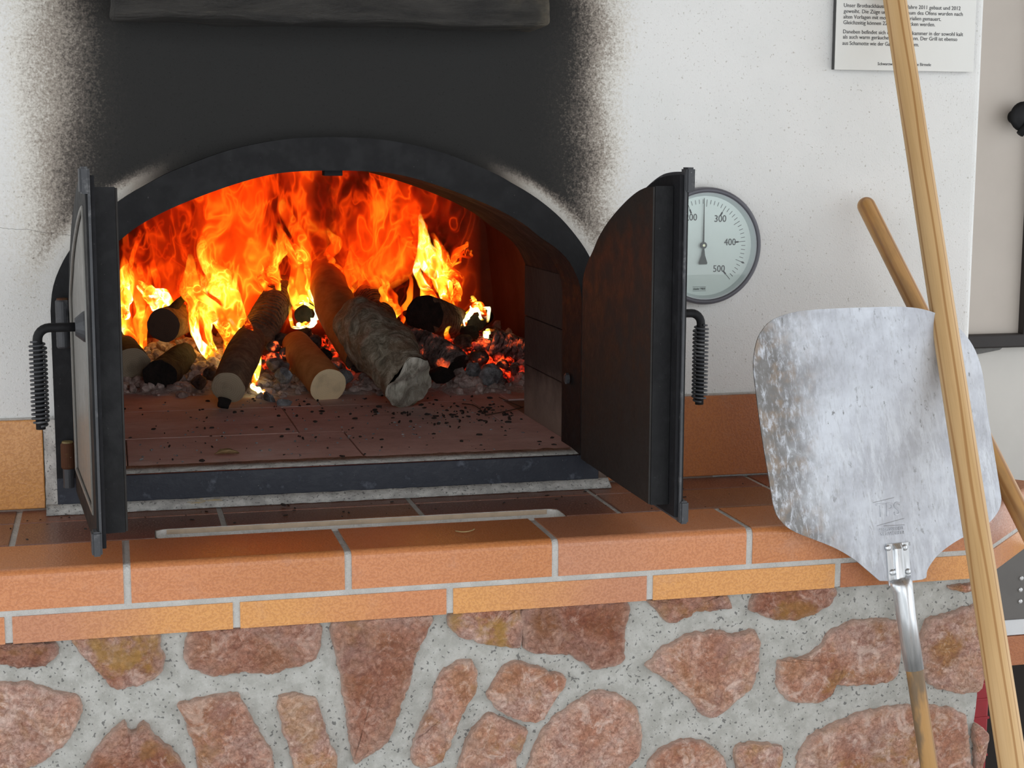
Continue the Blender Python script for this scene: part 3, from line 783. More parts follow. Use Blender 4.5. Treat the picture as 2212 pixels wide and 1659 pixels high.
# ------------------------------------------------------------------ iron door frame
def build_frame():
    root = thing('oven_door_frame', (XC, -.02, .0), 'black iron arched frame around the burning oven mouth', 'door frame')
    A, B = arch(OUT, 44, .011), arch(INN, 44, .045)
    n = len(A)
    V = [(x, -.03, z) for x, z in A] + [(x, -.03, z) for x, z in B] + [(x, .002, z) for x, z in A] + [(x, .066, z) for x, z in B]
    Fc = []
    for i in range(n - 1):
        Fc.append((i, i + 1, n + i + 1, n + i)); Fc.append((i + 1, i, 2 * n + i, 2 * n + i + 1)); Fc.append((n + i, n + i + 1, 3 * n + i + 1, 3 * n + i))
    Fc.append((0, n, 3 * n, 2 * n)); Fc.append((n - 1, 3 * n - 1, 4 * n - 1, 2 * n - 1))
    o = mesh_obj('arch', V, Fc, M['iron'], root)
    box('sill', XC - .3615, XC + .3615, -.0305, -.021, .0105, .0455, M['iron_sill'], root, .0015)
    # mortar strips along the sill: behind and below
    def strip(name, prof, xa, xb, n=120, amp=.0016):
        V, Fc = [], []; m = len(prof)
        for i in range(n + 1):
            x = xa + (xb - xa) * i / n
            for k, (y, z) in enumerate(prof):
                V.append((x, y + amp * rnd((x * 40, k * 3, 1)), z + amp * .5 * rnd((x * 60, k * 5, 2))))
        for i in range(n):
            for k in range(m): Fc.append((i * m + k, i * m + (k + 1) % m, (i + 1) * m + (k + 1) % m, (i + 1) * m + k))
        Fc.append(tuple(range(m))); Fc.append(tuple(range(n * m, n * m + m))[::-1])
        return mesh_obj(name, V, Fc, M['mortar_white'], root, True)
    strip('mortar_strip', [(-.0212, .0462), (.0175, .0482), (.0175, .040), (-.0212, .040)], XC - .335, XC + .335, amp=.0012)
    strip('mortar_strip', [(-.047, .0010), (-.0345, .0085), (-.029, .012), (-.02, .006), (-.02, -.001)], .0675, .8185)
    # vertical mortar beside the frame
    V, Fc = [], []
    for i in range(41):
        z = .002 + .118 * i / 40
        V += [(.0665 + .001 * rnd((1, z * 60, 0)), -.010 + .001 * rnd((2, z * 60, 0)), z), (.083, -.024 + .001 * rnd((3, z * 80, 0)), z)]
    mesh_obj('mortar_strip', V, [(2 * i, 2 * i + 1, 2 * i + 3, 2 * i + 2) for i in range(40)], M['mortar_white'], root, True)
    # latch stop at the apex
    box('latch_stop', XC - .012, XC + .012, -.012, .012, .428, .437, M['iron_soot'], root, .001)
    # hinge knuckles fixed to the frame on both sides
    for hx in (.0965, 2 * XC - .0965):
        for z0, z1, m in ((.2145, .275, 'iron_edge'), (.0605, .0935, 'rust')):
            V, Fc = tube([(hx, -.044, z0), (hx, -.044, z0 + .002), (hx, -.044, z1 - .002), (hx, -.044, z1)], [.0075, .0088, .0088, .0075], 20)
            k = mesh_obj('hinge_knuckle', V, Fc, M[m], root, False)
            V, Fc = tube([(hx, -.044, z1 - .001), (hx, -.044, z1 + .002), (hx, -.044, z1 + .0025)], [.0072, .0068, .004], 16)
            mesh_obj('hinge_cap', V, Fc, M['rust'] if z0 > .2 else M['brass_dirt'], k)
        V, Fc = tube([(hx, -.044, .036), (hx, -.044, .0605)], .0068, 16)
        mesh_obj('hinge_pin', V, Fc, M['iron_edge'], root)
    # small bolt in the right sleeve
    p = Vector((XC + .333, .025, .145))
    V, Fc = tube([p, p + Vector((-.004, 0, 0)), p + Vector((-.006, 0, 0))], [.008, .008, .005], 8); mesh_obj('bolt', V, Fc, M['iron_edge'], root)
build_frame()

# ------------------------------------------------------------------ oven doors
def arch_h(dx):
    pts = [(p[0], p[1]) for p in arch(INN, 44, .045) if p[0] >= XC - 1e-6]
    dx = abs(dx)
    for (xa, za), (xb, zb) in zip(pts, pts[1:]):
        if xa - XC <= dx <= xb - XC and xb > xa: return za + (zb - za) * (dx - (xa - XC)) / (xb - xa)
    return .26
def build_door(hinge, direction, outward, label, name):
    """direction: unit vector hinge -> free edge, outward: unit vector to the outer face"""
    H = Vector((hinge[0], hinge[1], 0)); D = Vector((*direction, 0)).normalized(); O = Vector((*outward, 0)).normalized()
    root = thing(name, (hinge[0], hinge[1], .03), label, 'door', 'pair of oven doors')
    L = .337
    def P(s, t, z): return H + D * s + O * t + Vector((0, 0, z))
    def top(s, inset=0.0): return arch_h(min(max(L - s + inset * .6, 0), .3345)) + .003 - inset
    def outline(inset, zlo, s0, s1, n=40):
        """closed outline in (s, z): bottom edge, free edge, arch, hinge edge"""
        pts = [(s0, zlo), (s1, zlo)]
        for i in range(n + 1):
            s = s1 + (s0 - s1) * i / n
            pts.append((s, top(s, inset)))
        return pts
    def plate(nm, out, t0, t1, mat, bev=.0012):
        bm = prism([P(s, t0, z) for s, z in out], O * (t1 - t0), bev)
        return from_bm(nm, bm, mat, root)
    plate('outer_plate', outline(0, .031, .004, L), 0, .0030, M['iron_edge'], .0006)
    # raised border on the outer face
    A = outline(.002, .033, .006, L - .002); B = outline(.034, .066, .040, L - .032)
    n = len(A); V, Fc = [], []
    for out, t in ((A, .0028), (A, .0052), (B, .0058), (B, .0028)):
        V += [P(s, t, z) for s, z in out]
    for j in range(3):
        for i in range(n): Fc.append((j * n + i, j * n + (i + 1) % n, (j + 1) * n + (i + 1) % n, (j + 1) * n + i))
    mesh_obj('border', V, Fc, M['iron'], root)
    # moulding round the inset panel
    mid = [P(s, .0056, z) for s, z in outline(.036, .068, .042, L - .034)]
    mid.append(mid[0]); V, Fc = tube(mid, .0022, 8, False); mesh_obj('moulding', V, Fc, M['iron_panel'], root, True)
    plate('inset_panel', outline(.038, .070, .044, L - .036), .0025, .0040, M['iron_panel'], .0)
    # inner second layer and the baffle box
    plate('inner_plate', outline(.004, .036, .008, L - .004), -.0045, 0, M['iron_soot'], .0008)
    b = plate('baffle_box', outline(.016, .0475, .024, L - .024), -.0270, -.0045, M['iron'], .0008)
    plate('baffle', outline(.017, .0485, .025, L - .025), -.0295, -.0270, M['iron_baffle'], .0006)
    # lugs at the free edge
    for z0, z1 in ((.029, .056), (.415, .443)):
        bm = bmesh.new()
        vs = [P(s, t, z) for s in (L - .016, L + .004) for t in (.0005, .0110) for z in (z0, z1)]
        b8 = [bm.verts.new(p) for p in vs]
        for f in ((0, 1, 3, 2), (4, 6, 7, 5), (0, 4, 5, 1), (2, 3, 7, 6), (0, 2, 6, 4), (1, 5, 7, 3)): bm.faces.new([b8[i] for i in f])
        bmesh.ops.bevel(bm, geom=bm.edges[:], offset=.002, segments=2, affect='EDGES')
        from_bm('latch_lug', bm, M['iron_edge'], root)
    # hanger strap reaching the hinge knuckle
    for z0, z1 in ((.226, .262), (.064, .09)):
        bm = prism([P(s, t, z0) for s, t in ((-.006, -.002), (.02, -.002), (.02, .0025), (-.006, .0025))], (0, 0, z1 - z0), .0006)
        from_bm('hinge_strap', bm, M['iron'], root)
    # handle: rosette, bent rod, wound spring
    s_h, z_h = .250, .2675
    V, Fc = tube([P(s_h, .0040, z_h), P(s_h, .0065, z_h), P(s_h, .015, z_h)], [.0175, .0165, .0095], 20)
    mesh_obj('rosette', V, Fc, M['iron_edge'], root)
    reach = .055
    path = [(s_h, .011, z_h), (s_h, .030, z_h), (s_h, reach - .013, z_h)]
    for k in range(1, 7):
        a = math.pi / 2 * k / 6
        path.append((s_h, reach - .013 + .013 * math.sin(a), z_h - .013 + .013 * math.cos(a)))
    path += [(s_h, reach, z_h - .05), (s_h, reach, z_h - .112)]
    V, Fc = tube([P(*q) for q in path], .0052, 14)
    h = mesh_obj('handle', V, Fc, M['iron'], root, True)
    turns, z_a, z_b = 20, z_h - .014, z_h - .108
    hel = []
    for i in range(turns * 14 + 1):
        f = i / (turns * 14); a = 2 * math.pi * i / 14
        rr = .0088 if .06 < f < .95 else .0072
        hel.append(P(s_h + rr * math.cos(a), reach + rr * math.sin(a), z_a + (z_b - z_a) * f))
    V, Fc = tube(hel, .0013, 6); mesh_obj('spring', V, Fc, M['iron_edge'], h, True)
build_door((.110, -.048), (.0285, -.336), (-.336, -.0285), 'open oven door leaf showing its outer face with inset panel', 'oven_door')
build_door((.7955, -.048), (-.003, -.337), (.337, -.003), 'open oven door leaf showing its flat brown inner baffle plate', 'oven_door')

# ------------------------------------------------------------------ beam above the oven
def build_beam():
    bm = box_bm(.1665, .714, -.092, .002, .618, .80, .008, 3)
    bmesh.ops.subdivide_edges(bm, edges=[e for e in bm.edges if e.calc_length() > .1], cuts=40, use_grid_fill=True)
    for v in bm.verts:
        if v.co.y < -.001:
            d = Vector((rnd((v.co.x * 14, v.co.y * 20, v.co.z * 40)), rnd((v.co.x * 12, 7, v.co.z * 40)), rnd((v.co.x * 18, 3, v.co.y * 30))))
            v.co += d * .0045
    o = from_bm('mantel_beam', bm, M['beam'], smooth=False, origin=(.45, 0, .618))
    tag(o, 'soot-black rough mantel beam across the top of the chimney breast', 'beam')
build_beam()

# ------------------------------------------------------------------ thermometer
def text_obj(name, s, loc, size, mat, parent, width=None, align='CENTER', extr=0.0002, rot=None):
    c = bpy.data.curves.new(name, 'FONT'); c.body = s; c.size = size; c.align_x = align; c.align_y = 'CENTER' if align == 'CENTER' else 'TOP_BASELINE'
    c.extrude = extr; c.resolution_u = 3; c.materials.append(mat)
    o = bpy.data.objects.new(name, c); COL.objects.link(o); o.parent = parent
    o.location = Vector(loc) - parent_base(parent)
    o.rotation_euler = rot or (math.pi / 2, 0, 0)
    return text_mesh(o, width)
def text_mesh(o, width):
    bpy.context.view_layer.update()
    if width: o.scale.x = width / max(o.dimensions.x, 1e-6)
    me = bpy.data.meshes.new_from_object(o.evaluated_get(bpy.context.evaluated_depsgraph_get()))
    n = bpy.data.objects.new(o.name, me); COL.objects.link(n); n.parent = o.parent
    n.location, n.rotation_euler, n.scale = o.location, o.rotation_euler, o.scale
    nm = o.name; c = o.data; bpy.data.objects.remove(o); bpy.data.curves.remove(c); n.name = nm; me.name = nm
    return n
def build_thermometer():
    cx, cz, R = .9605, .3312, .0815
    root = thing('thermometer', (cx, 0, cz), 'round white oven thermometer with black needle between 200 and 300', 'thermometer')
    def lathe(name, prof, mat, seg=72, smooth=True, parent=root):
        V, Fc = [], []; m = len(prof)
        for i in range(seg):
            a = 2 * math.pi * i / seg
            V += [(cx + r * math.cos(a), y, cz + r * math.sin(a)) for r, y in prof]
        for i in range(seg):
            for k in range(m - 1): Fc.append((i * m + k, i * m + k + 1, ((i + 1) % seg) * m + k + 1, ((i + 1) % seg) * m + k))
        return mesh_obj(name, V, Fc, mat, parent, smooth)
    lathe('rim', [(R - .002, .001), (R, -.004), (R, -.020), (R - .0015, -.0235), (R - .004, -.0245), (R - .0065, -.0235), (R - .0075, -.021)], M['rim'])
    lathe('inner_rim', [(R - .0072, -.0225), (R - .0095, -.0195), (R - .0125, -.0135)], M['rim_in'])
    V = [(cx + (R - .0115) * math.cos(2 * math.pi * i / 72), -.0140, cz + (R - .0115) * math.sin(2 * math.pi * i / 72)) for i in range(72)]
    dial = mesh_obj('dial', V, [tuple(range(72))[::-1]], M['dial'], root)
    V = [(cx + (R - .0078) * math.cos(2 * math.pi * i / 72), -.0205, cz + (R - .0078) * math.sin(2 * math.pi * i / 72)) for i in range(72)]
    mesh_obj('glass', V, [tuple(range(72))[::-1]], M['glass'], root)
    yd = -.0143; pv = (cx - .003, cz + .001)
    for k in range(51):
        val = k * 10; a = math.radians(112 - .5375 * (val - 200))
        big, mid_ = val % 100 == 0, val % 50 == 0
        def seg(r0, r1, w):
            ca, sa = math.cos(a), math.sin(a); pts = []
            for r, s in ((r0, -w), (r1, -w), (r1, w), (r0, w)): pts.append((pv[0] + r * ca - s * sa, yd, pv[1] + r * sa + s * ca))
            return pts
        r0 = .0475 if big else (.0535 if mid_ else .0575)
        V = seg(r0, .0635, .00035); Fc = [(0, 1, 2, 3)]
        if big: V += seg(.0475, .0535, .0011); Fc.append((4, 5, 6, 7))
        mesh_obj('tick', V, Fc, M['ink'], dial)
    for s, (u, v) in (('200', (1493, 470)), ('300', (1556, 473)), ('400', (1577, 523.5)), ('500', (1553, 581)), ('100', (1450, 523)), ('0', (1467, 580))):
        p = at(u, v, yd); text_obj('numeral', s, (p.x, yd - .0001, p.z), .0135, M['ink'], dial, .0172 if len(s) == 3 else None)
    p = at(1510.5, 624, yd); text_obj('maker_mark', 'rössler MAX', (p.x, yd - .0001, p.z), .0042, M['ink'], dial, .0185)
    for dz in (.0028, -.0028):
        mesh_obj('maker_line', [(p.x - .0098, yd, p.z + dz - .0002), (p.x + .0098, yd, p.z + dz - .0002), (p.x + .0098, yd, p.z + dz + .0002), (p.x - .0098, yd, p.z + dz + .0002)], [(0, 1, 2, 3)], M['ink'], dial)
    # needle with its counterweight
    nl = [(-.0012, 0), (-.0003, .0655), (.0003, .0655), (.0012, 0), (.0016, -.006), (.0026, -.014), (.0062, -.0245), (.0055, -.0265), (-.0055, -.0265), (-.0062, -.0245), (-.0026, -.014), (-.0016, -.006)]
    poly = [(pv[0] + x, -.0175, pv[1] + z) for x, z in nl]
    nd = from_bm('needle', prism(poly, (0, .0008, 0)), M['needle'], root)
    V, Fc = tube([(pv[0], -.0165, pv[1]), (pv[0], -.0188, pv[1])], .0047, 20); mesh_obj('needle_hub', V, Fc, M['needle'], nd)
    V, Fc = tube([(pv[0], -.0185, pv[1]), (pv[0], -.0195, pv[1])], .0019, 14); mesh_obj('pivot', V, Fc, M['pivot'], nd)
    # red-line pointer on the rim side
    a = math.radians(112 - .5375 * 250); ca, sa = math.cos(a), math.sin(a)
    V = [(pv[0] + r * ca - s * sa, yd, pv[1] + r * sa + s * ca) for r, s in ((.0605, 0), (.0655, -.0014), (.0685, 0), (.0655, .0014))]
    mesh_obj('limit_pointer', V, [(0, 1, 2, 3)], M['ink'], dial)
build_thermometer()

# ------------------------------------------------------------------ sign
def build_sign():
    x0, x1, z0, z1 = 1.1492, 1.3652, .5757, .876
    root = thing('information_sign', (1.257, -.004, z0), 'white rectangular plate with printed German text on the plaster', 'sign')
    box('plate', x0, x1, -.0135, -.0115, z0, z1, M['sign'], root, .0004)
    box('backing', x0 + .0005, x1 - .0005, -.0114, -.002, z0 + .0005, z1 - .0005, M['sign_edge'], root)
    yt = -.0137
    lines = [('Unser Brotbackhäusle wurde im Jahre 2011 gebaut und 2012', (1823, 13), (2075, 17)),
             ('geweiht. Die Züge und der Garraum des Ofens wurden nach', (1823, 25), (2080, 30)),
             ('alten Vorlagen mit modernen Materialien gemauert.', (1822, 37), (2033, 41)),
             ('Gleichzeitig können 22 Brote gebacken werden.', (1822, 49), (2020, 53)),
             ('Daneben befindet sich eine Räucherkammer in der sowohl kalt', (1821, 70), (2080, 73)),
             ('als auch warm geräuchert werden kann. Der Grill ist ebenso', (1821, 81), (2068, 84)),
             ('aus Schamotte wie der Garraum im Raum.', (1820, 94), (1985, 96)),
             ('Schwarzwaldverein · Familie Birmele', (1896, 138), (2011, 140))]
    for i, (s, a, b) in enumerate(lines):
        pa, pb = at(*a, yt), at(*b, yt)
        text_obj('text_line', s, ((pa.x + pb.x) / 2, yt, (pa.z + pb.z) / 2), .0076 if i < 7 else .0060, M['ink'], root, pb.x - pa.x)
build_sign()

# ------------------------------------------------------------------ peel and poles
def local_thing(name, origin, xdir, zdir, label, cat):
    o = thing(name, (0, 0, 0), label, cat)
    z = Vector(zdir).normalized(); x = Vector(xdir); x = (x - z * x.dot(z)).normalized(); y = z.cross(x)
    m = Matrix((x, y, z)).transposed().to_4x4(); m.translation = Vector(origin)
    o.matrix_world = m
    return o
def local_mesh(name, V, Fc, mat, parent, smooth=False):
    me = bpy.data.meshes.new(name); me.from_pydata([tuple(v) for v in V], [], Fc); me.update()
    if mat: me.materials.append(mat)
    if smooth: me.shade_smooth()
    o = bpy.data.objects.new(name, me); COL.objects.link(o); o.parent = parent
    return o
def bm_local(name, bm, mat, parent, smooth=False):
    bmesh.ops.recalc_face_normals(bm, faces=bm.faces[:]); bm.verts.index_update()
    V = [v.co.copy() for v in bm.verts]; Fc = [[q.index for q in f.verts] for f in bm.faces]; bm.free()
    return local_mesh(name, V, Fc, mat, parent, smooth)
def on_lean(u, v, y0=-.335, k=.15):
    d = ray(u, v); t = (y0 + k * CAM.z - CAM.y) / (d.y - k * d.z); return CAM + d * t
def build_peel():
    neck, tip = on_lean(1945, 1255), on_lean(1862, 668)
    zdir = (tip - neck).normalized()
    nrm = Vector((0, -1, .15)).normalized()
    xdir = zdir.cross(nrm) * -1
    if xdir.x < 0: xdir = -xdir
    root = local_thing('bread_peel', neck, xdir, zdir, 'aluminium bread peel, stained blade up, leaning on the shelf edge', 'bread peel')
    mi = root.matrix_world.inverted()
    loc = lambda u, v: (mi @ on_lean(u, v))
    px = [(1900, 1255), (1871, 1230), (1840, 1205), (1795, 1180), (1719, 1150), (1689, 1128), (1672, 1098), (1660, 1030), (1645, 940), (1633, 850), (1627, 790),
          (1633, 742), (1647, 712), (1672, 689), (1722, 673), (1790, 667), (1870, 664), (1954, 663), (2008, 672), (2050, 692), (2081, 719), (2106, 757), (2122, 808), (2132, 885), (2148, 986),
          (2159, 1055), (2162, 1083), (2154, 1107), (2132, 1132), (2092, 1154), (2057, 1174), (2024, 1200), (2002, 1231), (1992, 1252)]
    P = [loc(u, v) for u, v in px]; P = [Vector((p.x, 0, p.z)) for p in P]
    c = catmull(P + [P[0]], 4)[:-1]
    bm = prism([(p.x, -.0010, p.z) for p in c], (0, .0020, 0), .0004, 1)
    bm_local('blade', bm, M['blade'], root)
    # riveted socket: flat tang with a channel, then a round ferrule, then the wooden handle
    f = lambda u, v: loc(u, v)
    tang_top, tang_bot = f(1936, 1173), f(1942, 1262)
    ax = (f(1985, 1659) - f(1941, 1240)).normalized()
    t0 = Vector((tang_top.x, 0, tang_top.z)); t1 = Vector((tang_bot.x, 0, tang_bot.z))
    d = (t1 - t0).normalized(); s = Vector((-d.z, 0, d.x));
    if s.x < 0: s = -s
    Lt = (t1 - t0).length; sgn = -1.0        # local -y faces the viewer
    V, Fc = [], []; prof = [(-.0155, .0012), (-.0150, .0030), (-.0072, .0030), (-.0058, .0062), (-.003, .0078), (.003, .0078), (.0058, .0062), (.0072, .0030), (.0150, .0030), (.0155, .0012)]
    for i in range(9):
        q = i / 8
        for a, h in prof:
            hh = h if q > .08 else min(h, .0032)
            V.append(t0 + d * Lt * q + s * a + Vector((0, -hh, 0)))
    m = len(prof)
    for i in range(8):
        for k in range(m - 1): Fc.append((i * m + k, i * m + k + 1, (i + 1) * m + k + 1, (i + 1) * m + k))
    Fc.append(tuple(range(m))[::-1]); Fc.append(tuple(range(8 * m, 9 * m)))
    sk = local_mesh('socket_tang', V, Fc, M['alu'], root)
    for (u, v) in ((1916, 1183), (1952, 1182), (1925, 1236), (1959, 1234)):
        p = f(u, v); V, Fc = tube([(p.x, -.002, p.z), (p.x, -.0042, p.z), (p.x, -.0052, p.z)], [.0042, .0038, .002], 14)
        local_mesh('rivet', V, Fc, M['alu'], root, True)
    ends = [(1941, 1248), (1947, 1275), (1954, 1330), (1972, 1445), (2004, 1659)]
    rad = [.0165, .0128, .0118, .0112, .0112]
    pts = []
    for (u, v) in ends: p = f(u, v); pts.append(Vector((p.x, -.004, p.z)))
    V, Fc = tube([pts[0], pts[0].lerp(pts[1], .5), pts[1], pts[2], pts[3]], [.0152, .0150, .0130, .0122, .0118], 24)
    V = [Vector((v.x, v.y * (.55 if i < 24 else (.8 if i < 48 else 1)), v.z)) for i, v in enumerate(V)]
    local_mesh('ferrule', V, Fc, M['alu'], root, True)
    dirh = (pts[4] - pts[3]).normalized(); start = pts[3] - dirh * .004
    # handle down to the ground
    wdir = root.matrix_world.to_3x3() @ dirh; wst = root.matrix_world @ start
    ln = (-1.0 + .004 - wst.z) / wdir.z
    h = bpy.data.objects.new('handle', bpy.data.meshes.new('handle')); COL.objects.link(h)
    V, Fc = tube([(0, 0, 0), (0, 0, -.002), (0, 0, -ln)], [.0100, .0108, .0112], 24)
    h.data.from_pydata([tuple(v) for v in V], [], Fc); h.data.materials.append(M['handle_wood']); h.data.shade_smooth()
    h.parent = root; zz = -dirh; xx = Vector((1, 0, 0)); xx = (xx - zz * xx.dot(zz)).normalized(); yy = zz.cross(xx)
    mm = Matrix((xx, yy, zz)).transposed().to_4x4(); mm.translation = start; h.matrix_local = mm
    # stamped mark
    def emb(s, u, v, w, size, nm='stamped_lettering'):
        p = f(u, v); c = bpy.data.curves.new(nm, 'FONT'); c.body = s; c.size = size; c.align_x = 'CENTER'; c.align_y = 'CENTER'; c.extrude = .0005; c.bevel_depth = .0002; c.resolution_u = 3
        c.materials.append(M['blade']); o = bpy.data.objects.new(nm, c); COL.objects.link(o); o.parent = root
        o.location = (p.x, -.0012, p.z)
        tilt = math.atan2((f(2000, 1000) - f(1900, 1008)).z, (f(2000, 1000) - f(1900, 1008)).x)
        o.rotation_euler = (math.pi / 2, -tilt, 0)
        text_mesh(o, w)
    emb('TPS', 1918, 1102, .033, .024); emb('PROFESSIONELL', 1925, 1143, .034, .0052); emb('SERVIEREN', 1927, 1152, .032, .0052)
    for a, b in (((1886, 1086), (1930, 1075)), ((1894, 1136), (1952, 1120)), ((1908, 1136), (1953, 1134))):
        pa, pb = f(*a), f(*b); V, Fc = tube([(pa.x, -.0012, pa.z), (pb.x, -.0012, pb.z)], .0006, 6); local_mesh('stamped_line', V, Fc, M['blade'], root)
build_peel()
def build_pole(name, a, b, r0, r1, mat, label, roundtop=False, spin=0.0):
    """a = top, b = bottom, grain along the pole"""
    a, b = Vector(a), Vector(b); L = (a - b).length
    o = bpy.data.objects.new(name, bpy.data.meshes.new(name)); COL.objects.link(o)
    path, rad = [(0, 0, 0)], [r1 * .97]
    for i in range(1, 41): path.append((0, 0, L * (i / 40) * (.985 if roundtop else 1))); rad.append(r1 + (r0 - r1) * i / 40)
    if roundtop:
        top = path[-1][2]
        for k in range(1, 7):
            an = math.pi / 2 * k / 6; path.append((0, 0, top + r0 * math.sin(an))); rad.append(max(r0 * math.cos(an), .0005))
    V, Fc = tube(path, rad, 28)
    o.data.from_pydata([tuple(v) for v in V], [], Fc); o.data.materials.append(mat); o.data.shade_smooth()
    z = (a - b).normalized(); x = Vector((math.cos(spin), math.sin(spin), 0)); x = (x - z * x.dot(z)).normalized(); y = z.cross(x)
    m = Matrix((x, y, z)).transposed().to_4x4(); m.translation = b; o.matrix_world = m
    tag(o, label, 'pole'); return o
def extend(p, q, z=None, y=None):
    d = q - p; t = ((z - p.z) / d.z) if z is not None else ((y - p.y) / d.y); return p + d * t
pa, pb = at(1933, 0, -.045), at(2188, 1659, -.58)
build_pole('wooden_pole', extend(pb, pa, y=-.016), extend(pa, pb, z=-.998), .0158, .0165, M['pine'], 'long light pine pole standing in front of the metal blade', False, .5)
pa, pb = at(1855, 412, -.022), at(2180, 1060, -.285)
build_pole('wooden_pole', pa, extend(pa, pb, z=-.998), .0128, .0132, M['pine_old'], 'worn varnished pole with rounded end, behind the metal blade', True, 1.1)

# ------------------------------------------------------------------ right background
def build_background():
    # door of the smoking chamber in the recessed wall
    y = .54
    A = at(2097, 720, y); Bm = at(2097, 749, y); xr = at(2207, 400, y).x; tz = 1.5
    root = thing('smoker_door', (xr, y, A.z), 'pale smoking-chamber door panel edged with a dark brown frame', 'door')
    box('panel', A.x - .4, xr, y - .012, y + .005, A.z - .005, tz, M['door_panel'], root)
    box('frame_bar', A.x - .4, xr + .09, y - .03, y + .005, Bm.z, A.z, M['door_frame'], root, .003)
    box('frame_bar', xr, xr + .09, y - .03, y + .005, Bm.z, tz, M['door_frame'], root, .003)
    k = at(2207, 252, y - .04)
    V, Fc = tube([(k.x, y - .012, k.z), (k.x, y - .025, k.z), (k.x, y - .045, k.z), (k.x, y - .05, k.z)], [.012, .012, .027, .020], 24)
    kn = mesh_obj('knob', V, Fc, M['iron'], root, True)
    q = at(2203, 290, y - .05); q2 = at(2225, 262, y - .05)
    V, Fc = tube([q, q2], .007, 10); mesh_obj('latch_lever', V, Fc, M['iron'], kn, True)
    # slate wedge under the frame
    a, b, c, d = at(2080, 751, y - .02), at(2170, 748, y - .02), at(2160, 756, y - .02), at(2080, 772, y - .02)
    o = from_bm('slate_wedge', prism([a, b, c, d], (0, .03, 0), .001), M['stone_grey'], origin=(a.x, y, d.z))
    tag(o, 'thin grey slate wedge under the dark door frame', 'slate')
    # things under the angled end of the shelf, set back from its edge
    ux = Vector((1, 0, 0)); nrm = Vector((0, -1, 0))
    base = Vector((XCOR + .006, -.185, 0))
    def Q(s, t, z): return base + ux * s + nrm * t + Vector((0, 0, z))
    def onq(u, v):
        dd = ray(u, v); t = (base - CAM).dot(nrm) / dd.dot(nrm); p = CAM + dd * t; return (p - base).dot(ux), p.z
    def slab(name, s0, s1, z0, z1, t0, t1, mat, bev=.001):
        bm = prism([Q(s0, t0, z0), Q(s1, t0, z0), Q(s1, t0, z1), Q(s0, t0, z1)], nrm * (t1 - t0), bev)
        return bm
    z_a = onq(2195, 1340)[1]; z_b = onq(2195, 1375)[1]; z_c = onq(2195, 1440)[1]
    root = thing('metal_cover', Q(.1, 0, z_a), 'grey riveted sheet-metal cover under the angled shelf end', 'cover')
    from_bm('sheet', slab('sheet', .0, .30, z_a, -.084, -.012, -.004, M['sheet']), M['sheet'], root)
    for (u, v) in ((2209, 1250.5), (2207, 1275.5), (2206.5, 1300.5)):
        s, z = onq(u, v)
        for ss in (0, .055):
            p = Q(s + ss, -.004, z); V, Fc = tube([p, p + nrm * .0018, p + nrm * .0026], [.0035, .0031, .0016], 14); r = mesh_obj('rivet', V, Fc, M['rivet'], root)
    o = from_bm('white_board', slab('b', .0, .30, z_b, z_a - .0008, -.016, -.006, M['white_paint']), M['white_paint'], origin=Q(.1, -.01, z_b)); tag(o, 'white painted board edge below the grey metal cover', 'board')
    o = from_bm('clay_tile', slab('b', .0, .30, z_c, z_b - .001, -.02, -.005, M['tile']), M['tile'], origin=Q(.1, -.01, z_c)); o['col_a'] = ORANGE['b']; o['col_b'] = ORANGE['b']
    tag(o, 'brown-orange clay tile below the white board edge', 'tile')
    # dark niche and red ribbed crate
    o = box('wall_niche', 1.246, 1.9, .30, .549, -1.0, -.20, M['dark']); tag(o, 'dark back of the niche under the shelf end', kind='structure')
    y = -.14; a, b = at(2100, 1472, y), at(2146, 1472, y)
    root = thing('red_crate', (b.x - .1, y + .1, -.998), 'dark red ribbed plastic crate standing beside the stone plinth', 'crate')
    box('body', 1.252, b.x - .003, y + .004, y + .2, -.998, a.z - .004, M['red'], root, .003)
    z = a.z
    while z > -1.0:
        box('rib', 1.2515, b.x - .0018, y + .0028, y + .2012, z - .0035, z, M['red'], root, .0004); z -= .028
build_background()

